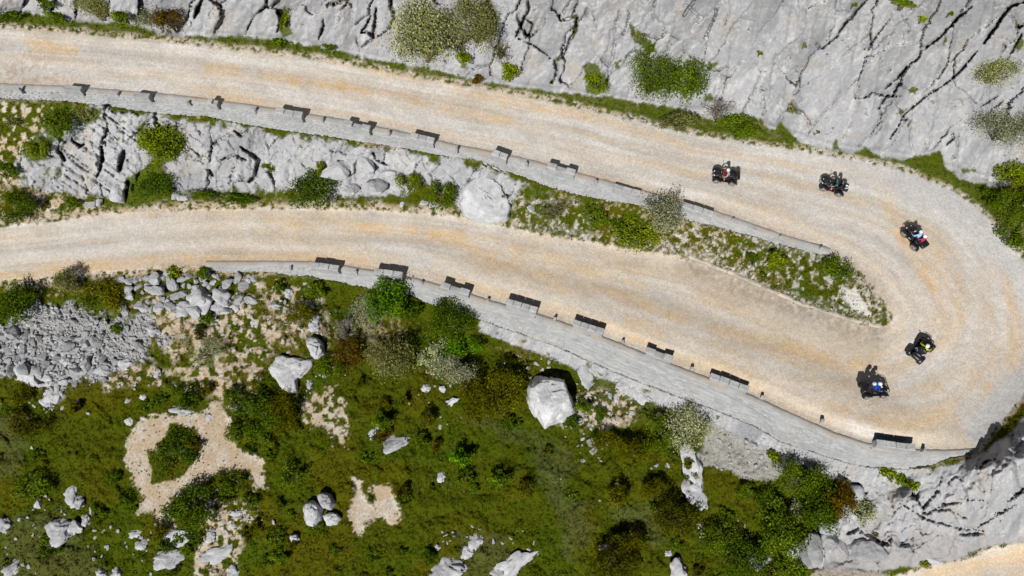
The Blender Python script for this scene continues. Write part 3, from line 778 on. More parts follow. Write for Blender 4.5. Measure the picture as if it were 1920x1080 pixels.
# ------------------------------------------------------------------ dry stone retaining walls
def strip_wall(name, label, ut, uf, u0, u1, hfac, course, blk, foot_shift, seed, back=11, lift=0.06):
    us = np.arange(u0, u1 + 0.1, 1.7)
    vt = ut(us); vf = np.maximum(uf(us), vt + 2)
    zt = road_z(us, vt) + lift
    zf = zt - (vf - vt) * hfac - 0.02
    rows = 40
    t = np.linspace(0, 1, rows)
    Tp = P(us, vt, zt); Fp = P(us + foot_shift, uf(us + foot_shift) + 1.5, zf - 0.12)
    along = np.concatenate([[0], np.cumsum(np.linalg.norm(np.diff(Tp, axis=0), axis=1))])
    hlen = np.linalg.norm(Fp - Tp, axis=1)
    tang = unit(np.gradient(Tp, axis=0)); dn = unit(Fp - Tp)
    nrm = unit(np.cross(dn, tang)); nrm *= np.sign((nrm * np.array([0, -1, 0.3])).sum(1, keepdims=True))
    G = Tp[None] * (1 - t)[:, None, None] + Fp[None] * t[:, None, None]
    A = np.repeat(along[None], rows, 0); H = t[:, None] * hlen[None]
    wob = vnoise(A * 0.6, H * 0.6, seed) * 0.06
    rr = (H + wob) / course; ri = np.floor(rr); fy = rr - ri
    bw = blk * (0.75 + 0.5 * _h(ri.astype(int), ri.astype(int) * 0, seed + 2))
    xx = A / bw + _h(ri.astype(int), ri.astype(int) * 0 + 3, seed) * 5 + 0.18 * vnoise(A * 1.2, ri * 3.1, seed + 5); xi = np.floor(xx); fx = xx - xi
    hb = _h(xi.astype(int), ri.astype(int), seed + 9); hb2 = _h(xi.astype(int), ri.astype(int), seed + 11)
    edge = np.minimum(np.minimum(fx, 1 - fx) * bw, np.minimum(fy, 1 - fy) * course)
    joint = sst(0.055, 0.012, edge) * (0.35 + 0.65 * sst(-0.3, 0.4, vnoise(A * 0.8, H * 0.8, seed + 20)))
    rel = (hb - 0.5) * 0.07 + (hb2 - 0.5) * (fx - 0.5) * 0.05 - joint * 0.13 + 0.012 * vnoise(A * 5, H * 5, seed + 4)
    rel[0] *= 0.3
    G = G + nrm[None] * rel[..., None]
    col = np.empty(G.shape, np.float32); col[:] = (0.345, 0.355, 0.358)
    col *= (1 + 0.20 * (hb - 0.5))[..., None]
    col = mix(col, (0.41, 0.40, 0.37), 0.7 * (hb2 > 0.86) * (1 - joint))
    st = sst(0.1, 0.5, fbm(A * 0.5, H * 1.2, seed + 30, 4))
    col = mix(col, (0.275, 0.28, 0.28), 0.6 * st)
    col = mix(col, (0.22, 0.21, 0.185), 0.5 * joint)
    # coping running back under the road edge
    bk = [(2, 0.0), (6, 0.0), (back, -0.02), (back + 1, -0.35)]
    Gs = [G]; Cs = [col]
    top = []
    for px, dz in bk:
        q = P(us + px * 0.25, vt - px, zt + dz)
        q[:, 2] += 0.025 * (_h(np.floor(along / 0.62).astype(int), np.zeros(len(us), int), seed + 40) - 0.5) + 0.01 * vnoise(along * 3, along * 0 + px, seed)
        top.append(q)
    top = np.array(top[::-1])
    ct = np.empty(top.shape, np.float32); ct[:] = (0.42, 0.41, 0.39)
    ct *= (0.92 + 0.16 * _h(np.floor(along / 0.62).astype(int), np.zeros(len(us), int), seed + 44))[None, :, None]
    soilm = sst(-0.1, 0.25, vnoise(along * 0.5, along * 0, seed + 50) + 0.5 * vnoise(along * 1.7, along * 0, seed + 51))
    ct = ct * (1 - 0.8 * soilm[None, :, None]) + np.array((0.45, 0.40, 0.33)) * 0.8 * soilm[None, :, None]
    Gall = np.concatenate([top, G]); Call = np.concatenate([ct, col])
    r_, n_ = Gall.shape[:2]
    ii = np.arange(r_ * n_).reshape(r_, n_)
    q = np.stack([ii[1:, :-1], ii[1:, 1:], ii[:-1, 1:], ii[:-1, :-1]], -1).reshape(-1, 4)
    o = link(name, np_mesh(name, Gall.reshape(-1, 3), q, M['rockwall'], Call.reshape(-1, 3), smooth=True))
    return tag(o, label, "retaining wall")


M['rockwall'] = grain_mat("wall_stone", [1.3, 11.0], [0.10, 0.13], 0.4, 0.04)
strip_wall("retaining_wall", "tall pale stone retaining wall along the outer edge of the lower arm of the road", lw_t, lw_f, 384, 1822, 0.076, 0.26, 0.55, -7, 11)
strip_wall("retaining_wall", "low pale stone retaining wall along the outer edge of the upper arm of the road", uw_t, uw_f, -60, 1556, 0.062, 0.24, 0.48, -4, 47)


def soft_box(bm, size, loc=(0, 0, 0), rot=0.0, bev=0.02, taper=1.0, seg=1):
    ret = bmesh.ops.create_cube(bm, size=1.0)
    vs = ret['verts']
    for w in vs:
        k = taper if w.co.z > 0 else 1.0
        w.co = Vector((w.co.x * size[0] * k, w.co.y * size[1] * k, w.co.z * size[2]))
    if bev > 0:
        es = list({e for w in vs for e in w.link_edges})
        g = bmesh.ops.bevel(bm, geom=es, offset=bev, segments=seg, affect='EDGES', profile=0.5)
        vs = list({w for fc_ in g['faces'] for w in fc_.verts} | {w for w in vs if w.is_valid})
    mt = Matrix.Translation(loc) @ Matrix.Rotation(rot, 4, 'Z')
    bmesh.ops.transform(bm, matrix=mt, verts=vs)
    return vs


def bm_obj(name, bm, mat, parent=None, smooth=False, loc=None):
    me = bpy.data.meshes.new(name)
    bm.normal_update(); bm.to_mesh(me); bm.free()
    me.materials.append(mat)
    if smooth:
        me.polygons.foreach_set("use_smooth", np.ones(len(me.polygons), bool))
    return link(name, me, parent, loc)


# ------------------------------------------------------------------ parapet blocks (each one body of coursed stone, with capping stones) and guard stones
def rough(me, amp, sc, seed):
    co = np.empty(len(me.vertices) * 3, np.float32); me.vertices.foreach_get("co", co); co = co.reshape(-1, 3)
    for k in range(3):
        co[:, k] += amp * vnoise(co[:, (k + 1) % 3] * sc + 3.1 * k, co[:, (k + 2) % 3] * sc - 1.7 * co[:, k], seed + k)
    me.vertices.foreach_set("co", co.ravel())


def parapet(u0, v0, u1, v1, h, label, group, state="whole", seed=0):
    a = P(u0, v0, road_z(u0, v0) + 0.08 + h); b = P(u1, v1, road_z(u1, v1) + 0.08 + h)
    a = Vector(a); b = Vector(b)
    mid = (a + b) / 2; mid.z -= h
    h *= 1.12
    L_ = (b - a).length; ang = math.atan2(b.y - a.y, b.x - a.x); tilt = math.asin((b.z - a.z) / L_)
    root = link("parapet_block", None, loc=mid - Vector((math.sin(-ang), math.cos(ang), 0)) * 0.24)
    root.rotation_euler = (0, -tilt, ang)
    tag(root, label, "parapet block", group)
    rg = random.Random(seed)
    n = max(2, int(round(L_ / 0.80)))
    bm = bmesh.new()
    body_h = h * 0.70
    # battered front: the body is wider at its foot
    xs = -L_ / 2
    soft_box(bm, (L_, 0.56, body_h + 0.25), (0, 0, (body_h - 0.25) / 2), bev=0.03, taper=0.93)
    bmesh.ops.subdivide_edges(bm, edges=bm.edges[:], cuts=4, use_grid_fill=True)
    body = bm_obj("body", bm, M['stone'], root)
    rough(body.data, 0.025, 3.0, seed)
    body.color = (0.86, 0.86, 0.85, 1)
    w = L_ / n
    for i in range(n):
        if state == "broken" and i >= n - 2 and rg.random() < 0.8:
            continue
        if state == "gap" and i == 1:
            continue
        if state == "stub" and i > 0:
            continue
        hh = h - body_h + rg.uniform(-0.03, 0.03)
        if state == "ruin":
            hh *= rg.choice((0.25, 0.9, 0.5))
        bm = bmesh.new()
        soft_box(bm, (w - 0.010, 0.52, hh), (-L_ / 2 + w * (i + 0.5), rg.uniform(-0.015, 0.015), body_h + hh / 2), rot=rg.uniform(-0.02, 0.02), bev=0.03, taper=0.97)
        bmesh.ops.subdivide_edges(bm, edges=bm.edges[:], cuts=2, use_grid_fill=True)
        o = bm_obj("capping_stone", bm, M['stone'], root)
        rough(o.data, 0.014, 4.0, seed + i)
        k = rg.uniform(0.92, 1.12)
        o.color = (k, k, k * 0.985, 1)
    return root


UB = [(118, 157, 152, 160, .72, "broken", "crumbled parapet block, first from the photo's edge on the upper arm of the road"), (248, 170, 280, 173, .70, "broken", "short crumbled parapet block above the domed moss-green shrub on the rock slope"), (390, 184, 408, 187, .66, "stub", "broken stump of a parapet block, smallest on the upper arm of the road"),
      (517, 202, 568, 211, .74, "whole", "long parapet block of two big capping stones above the rock bulge with a dark hollow"), (645, 225, 695, 236, .72, "gap", "parapet block with a missing capping stone near its end on the upper arm"), (770, 249, 815, 259, .70, "whole", "neat parapet block straight above the bright bush on the rock slope"),
      (924, 280, 953, 290, .74, "whole", "short square parapet block just above the leaning boulder by the lower road"), (1027, 304, 1080, 319, .72, "gap", "parapet block with an uneven top, above the twiggy brown shrub of the island"), (1152, 344, 1202, 357, .46, "ruin", "low ruined parapet block, lowest on the upper arm of the road"), (1281, 378, 1338, 397, .50, "whole", "low parapet block beside the grey-green airy bush, last before the bend")]
for i, (a, b, c, d, h, st, lb) in enumerate(UB):
    parapet(a, b, c, d, h, lb, "parapet blocks on the upper retaining wall", st, 100 + i)
LB = [(582, 491, 637, 498, .72, "whole", "parapet block at the start of the tall wall, farthest from the hairpin"), (703, 503, 757, 511, .74, "whole", "parapet block behind the vivid green tree at the tall wall"), (829, 529, 883, 545, .72, "gap", "parapet block with a stepped end, uphill between the vivid tree and the dark tree"),
      (951, 560, 1010, 577, .74, "whole", "parapet block uphill of the dark round tree, where the tall wall's face widens"), (1077, 599, 1135, 618, .74, "whole", "parapet block above the huge white boulder, on the tall wall"), (1214, 651, 1264, 668, .62, "gap", "jagged parapet block missing a stone, on the tall wall"),
      (1334, 699, 1406, 725, .55, "whole", "longest and lowest parapet block of the tall wall, near the quad with the blue rider"), (1643, 824, 1716, 834, .78, "whole", "big four-stone parapet block at the outside of the hairpin bend")]
for i, (a, b, c, d, h, st, lb) in enumerate(LB):
    parapet(a, b, c, d, h, lb, "parapet blocks on the lower retaining wall", st, 200 + i)


def guard_stone(u, v, h, label, group, seed):
    rg = random.Random(seed)
    p = P(u, v, road_z(u, v) + 0.05)
    bm = bmesh.new()
    soft_box(bm, (0.30, 0.28, h + 0.2), (0, 0, (h - 0.2) / 2), rot=rg.uniform(-0.3, 0.3), bev=0.04, taper=rg.uniform(0.72, 0.9), seg=2)
    bmesh.ops.subdivide_edges(bm, edges=bm.edges[:], cuts=2, use_grid_fill=True)
    o = bm_obj("guard_stone", bm, M['stone'], loc=Vector(p))
    rough(o.data, 0.03, 5.0, seed)
    o.rotation_euler = (rg.uniform(-.12, .12), rg.uniform(-.12, .12), -0.25)
    k = rg.uniform(0.75, 0.95)
    o.color = (k, k, k * .97, 1)
    tag(o, label, "guard stone", group)


UG = [(40, 172, .5, "tall guard stone before the first crumbled block of the upper arm"), (222, 178, .3, "guard stone between the two crumbled parapet blocks of the upper arm"), (354, 194, .3, "dark little guard stone beside the broken parapet stump"), (478, 209, .4, "guard stone between the broken parapet stump and the long two-capped block"), (606, 227, .4, "guard stone between the two-capped block and the gap-topped block"),
      (730, 252, .35, "guard stone between the gap-topped block and the neat block above the bright bush"), (856, 284, .5, "thin upright guard stone at the step in the upper wall"), (988, 309, .35, "guard stone just past the short square block above the leaning boulder"), (1117, 343, .35, "guard stone just before the low ruined parapet block"),
      (1374, 413, .28, "squat guard stone past the last low parapet block of the upper arm"), (1463, 446, .22, "tiny guard stone on the thin end of the upper wall"), (1538, 467, .30, "last guard stone at the tip of the upper wall by the island")]
for i, (u, v, h, lb) in enumerate(UG):
    guard_stone(u, v, h, lb, "guard stones on the upper retaining wall", 300 + i)
LG = [(545, 503, .28, "guard stone at the start of the tall wall, before its first block"), (668, 512, .32, "guard stone beside the block behind the vivid tree, on the side away from the bend"), (791, 532, .32, "guard stone over the pale rock patch between two trees below the tall wall"), (915, 563, .32, "guard stone above the dark round tree at the tall wall"),
      (1040, 598, .36, "guard stone between the two blocks above the white boulder"), (1168, 641, .36, "guard stone past the block above the white boulder, before the jagged one"), (1297, 692, .36, "guard stone between the jagged block and the longest low block"), (1428, 745, .34, "guard stone just past the longest low block of the tall wall"), (1540, 791, .5, "lone upright guard stone on the broad part of the tall wall"), (1729, 846, .5, "guard stone beside the big four-stone block at the bend")]
for i, (u, v, h, lb) in enumerate(LG):
    guard_stone(u, v, h, lb, "guard stones on the lower retaining wall", 340 + i)

# low worn stone edging along the inner side of the bend
us = np.arange(1292, 1655, 2.0)
isl = np.array(sorted(ISLE[5:11])); vs_ = np.interp(us, [p[0] for p in isl], [p[1] for p in isl])
prof = [(-6, -0.12), (-4.5, 0.045), (-1, 0.06), (1.5, 0.045), (3.5, -0.12)]
al = us / 21.0
Gp = []
for px, dz in prof:
    z0 = zat(us, vs_ + px)
    q = P(us, vs_ + px + 1.5 * vnoise(al * 2, al * 0 + px, 5), z0 + dz * (0.5 + 0.7 * _h(np.floor(al / 0.5).astype(int), np.zeros(len(al), int), 9)) + 0.02 * vnoise(al * 4, al * 0 + px, 6))
    Gp.append(q)
Gp = np.array(Gp); r_, n_ = Gp.shape[:2]; ii = np.arange(r_ * n_).reshape(r_, n_)
q = np.stack([ii[1:, :-1], ii[1:, 1:], ii[:-1, 1:], ii[:-1, :-1]], -1).reshape(-1, 4)
cE = np.empty(Gp.shape, np.float32); cE[:] = (0.43, 0.385, 0.32); cE *= (0.8 + 0.35 * _h(np.floor(al / 0.5).astype(int), np.zeros(len(al), int), 12))[None, :, None]
tag(link("stone_edging", np_mesh("stone_edging", Gp.reshape(-1, 3), q, M['rockwall'], cE.reshape(-1, 3))), "low worn stone edging along the inner side of the bend, below the grassy island", "stone edging")


# ------------------------------------------------------------------ rocks
def rock_mesh(name, seed, sub=3, planes=14, amp=0.05):
    rg = np.random.default_rng(seed)
    bm = bmesh.new(); bmesh.ops.create_icosphere(bm, subdivisions=sub, radius=1.0)
    me = bpy.data.meshes.new(name); bm.to_mesh(me); bm.free()
    co = np.empty(len(me.vertices) * 3, np.float32); me.vertices.foreach_get("co", co); co = co.reshape(-1, 3)
    n = unit(rg.normal(size=(planes, 3))); d = rg.uniform(0.42, 0.80, planes)
    dots = co @ n.T
    r = np.where(dots > 0.05, d[None] / np.maximum(dots, 0.05), 9).min(1)
    r = np.minimum(r, 1.05)
    r = r * (1 + amp * fbm(co[:, 0] * 3 + co[:, 2] * 2 + seed, co[:, 1] * 3 - co[:, 2] * 2, seed, 3)) * 1.25
    co = co * r[:, None]
    me.vertices.foreach_set("co", co.ravel().astype(np.float32)); me.update()
    me.materials.append(M['stone'])
    return me


def outcrop_mesh(name, seed):
    rg = np.random.default_rng(seed)
    bm = bmesh.new(); bmesh.ops.create_icosphere(bm, subdivisions=4, radius=1.0)
    me = bpy.data.meshes.new(name); bm.to_mesh(me); bm.free()
    co = np.empty(len(me.vertices) * 3, np.float32); me.vertices.foreach_get("co", co); co = co.reshape(-1, 3)
    n = unit(rg.normal(size=(9, 3))); d = rg.uniform(0.5, 0.9, 9)
    dots = co @ n.T
    r = np.minimum(np.where(dots > 0.05, d[None] / np.maximum(dots, 0.05), 9).min(1), 1.1)
    x, y, z = co.T
    low = fbm(x * 1.6 + seed * 3.1, y * 1.6 + z * 1.3, seed, 3)
    rid = 1 - 2 * np.abs(fbm(x * 4.2 + z * 2 + seed, y * 2.1 - z * 2, seed + 5, 3))
    f1_, f2_, a_, b_, vx_, vy_ = voro(x * 2.4 + .8 * z + seed, y * 2.4 - .7 * z, seed + 9)
    r = r * (1 + .42 * low + .10 * rid + .22 * (a_ - .5) - .20 * sst(.10, 0, f2_ - f1_))
    co = co * (r * 1.2)[:, None]
    me.vertices.foreach_set("co", co.ravel().astype(np.float32)); me.update()
    me.polygons.foreach_set("use_smooth", np.ones(len(me.polygons), bool))
    me.materials.append(M['stone'])
    return me


RK = [rock_mesh("rock", 900 + i, 3, 9 + i % 6, 0.16) for i in range(12)]
RK += [outcrop_mesh("rock", 950 + i) for i in range(10)]
PEND = []


def rock(u, v, r, label, group=None, hf=0.7, asp=1.0, rot=None, tone=None, k=None, rg=rng, sink=0.3):
    p = gpt(u, v)
    R_ = r / 21.0
    spec = dict(k=int(rg.integers(12)) if k is None else k, loc=Vector((p.x, p.y, p.z + R_ * hf * (1 - sink) * 0.6)), scale=(R_ * math.sqrt(asp) * 1.15, R_ / math.sqrt(asp) * 1.15, R_ * hf),
                rot=(rg.uniform(-.3, .3), rg.uniform(-.3, .3), rg.uniform(0, 6.28) if rot is None else rot), tone=tone if tone is not None else rg.uniform(0.74, 1.0), label=label, group=group, r=r, u=u, v=v)
    PEND.append(spec)


def flush_rocks(most=296):
    """the labelled rocks and the largest of the others are things, all smaller ones are one scatter"""
    own = [s for s in PEND if not s['group']]
    rest = sorted((s for s in PEND if s['group']), key=lambda s: -s['r'])
    n = most - len(own)
    for s in own + rest[:n]:
        o = link("rock", RK[s['k']])
        o.location, o.scale, o.rotation_euler = s['loc'], s['scale'], s['rot']
        t = s['tone']; o.color = (t, t, t * 1.01, 1)
        tag(o, s['label'], "rock", s['group'])
    vs_, fs_, off = [], [], 0
    raw = {}
    for s in rest[n:]:
        me = RK[s['k']]
        if s['k'] not in raw:
            c_ = np.empty(len(me.vertices) * 3, np.float32); me.vertices.foreach_get("co", c_)
            f_ = np.empty(len(me.polygons) * 3, np.int32); me.polygons.foreach_get("vertices", f_)
            raw[s['k']] = (c_.reshape(-1, 3), f_.reshape(-1, 3))
        c_, f_ = raw[s['k']]
        m = Matrix.LocRotScale(s['loc'], Matrix.Rotation(s['rot'][2], 3, 'Z').to_quaternion(), Vector(s['scale']))
        a = np.array(m)
        vs_.append(c_ @ a[:3, :3].T + a[:3, 3]); fs_.append(f_ + off); off += len(c_)
    o = link("rubble", np_mesh("rubble", np.concatenate(vs_), np.concatenate(fs_), M['stone']))
    o.color = (.95, .95, .95, 1)
    tag(o, "small loose limestone stones scattered through the scrub, rubble and verges", "rubble", kind="stuff")


placed = []
tries = 0
rr_ = random.Random(5)
rub_n = 0
while rub_n < 900 and tries < 90000:
    tries += 1
    u = rr_.uniform(-20, 320); v = rr_.uniform(560, 740)
    if float(bil(ua, va, mrub, np.array([u]), np.array([v]))[0]) < 0.55:
        continue
    r = rr_.uniform(9, 13) if rub_n < 22 else rr_.uniform(5.0, 8) if rub_n < 150 else rr_.uniform(2.0, 4.4)
    if v < 625 or u > 200: r *= 0.6
    if any((u - a) ** 2 + (v - b) ** 2 < ((r + c) * 0.60) ** 2 for a, b, c in placed):
        continue
    placed.append((u, v, r)); rub_n += 1
    rock(u, v, r, "grey limestone rock lying in the rubble slope under the lower road", "rocks of the rubble slope", hf=rr_.uniform(.6, .95), asp=rr_.uniform(.5, 1.9), tone=rr_.uniform(.58, .95))
tries = 0; cnt = 0
while cnt < 62 and tries < 5000:
    tries += 1
    u = rr_.uniform(225, 480); v = rr_.uniform(510, 585)
    if v < 515 or (u > 430 and v > 570): continue
    r = rr_.choice((5, 6, 7, 9, 11, 13))
    if any((u - a) ** 2 + (v - b) ** 2 < ((r + c) * 0.7) ** 2 for a, b, c in placed):
        continue
    placed.append((u, v, r)); cnt += 1
    rock(u, v, r, "grey broken rock on the tan bank just below the lower road", "broken rocks on the tan bank", hf=rr_.uniform(.5, .8), asp=rr_.uniform(.6, 1.7), tone=rr_.uniform(.75, .98))
CL_ = [(1100, 770, 55, 60, 40), (60, 980, 60, 90, 16), (100, 760, 60, 30, 14), (250, 700, 60, 40, 14), (560, 590, 60, 50, 16), (830, 760, 80, 60, 8), (1180, 740, 60, 50, 12), (420, 980, 90, 60, 22), (230, 1010, 120, 50, 20), (900, 1010, 120, 40, 12), (620, 700, 60, 60, 10), (1000, 690, 60, 30, 12), (1150, 880, 120, 60, 10), (400, 590, 80, 60, 20), (1390, 1010, 80, 50, 10), (1400, 850, 60, 40, 30)]
for cu_, cv_, ru, rv, n in CL_:
    for _ in range(int(n * 1.7)):
        u = rr_.gauss(cu_, ru * .55); v = min(1076, rr_.gauss(cv_, rv * .55))
        r = rr_.choice((1.4, 1.6, 2, 2.4, 3, 3.6))
        if float(bil(ua, va, mroad + mcliff, np.array([u]), np.array([v]))[0]) > 0.1 or (380 < u < 1825 and v < lw_f(u) + 8):
            continue
        rock(u, v, r, "small pale stone lying loose in the scrub below the tall wall", "loose pale stones in the scrub", hf=.6, asp=rr_.uniform(.6, 1.8), tone=rr_.uniform(.95, 1.15), sink=.1)
for _ in range(110):
    u = rr_.uniform(0, 1750); side = rr_.random() < .5
    v = np.interp(u, [p[0] for p in ROAD_N[2:22]], [p[1] for p in ROAD_N[2:22]]) - rr_.uniform(-3, 9) if side else np.interp(u, [0, 200, 400, 600, 800, 870, 950], [424, 399, 389, 391, 399, 407, 424]) - rr_.uniform(-3, 10)
    if not side and u > 950: continue
    rock(u, float(v), rr_.choice((1.2, 1.5, 2, 2.5)), "small pale stone on the verge of the road", "small stones on the road verges", hf=.6, asp=rr_.uniform(.7, 1.5), tone=rr_.uniform(.9, 1.1), sink=.1)

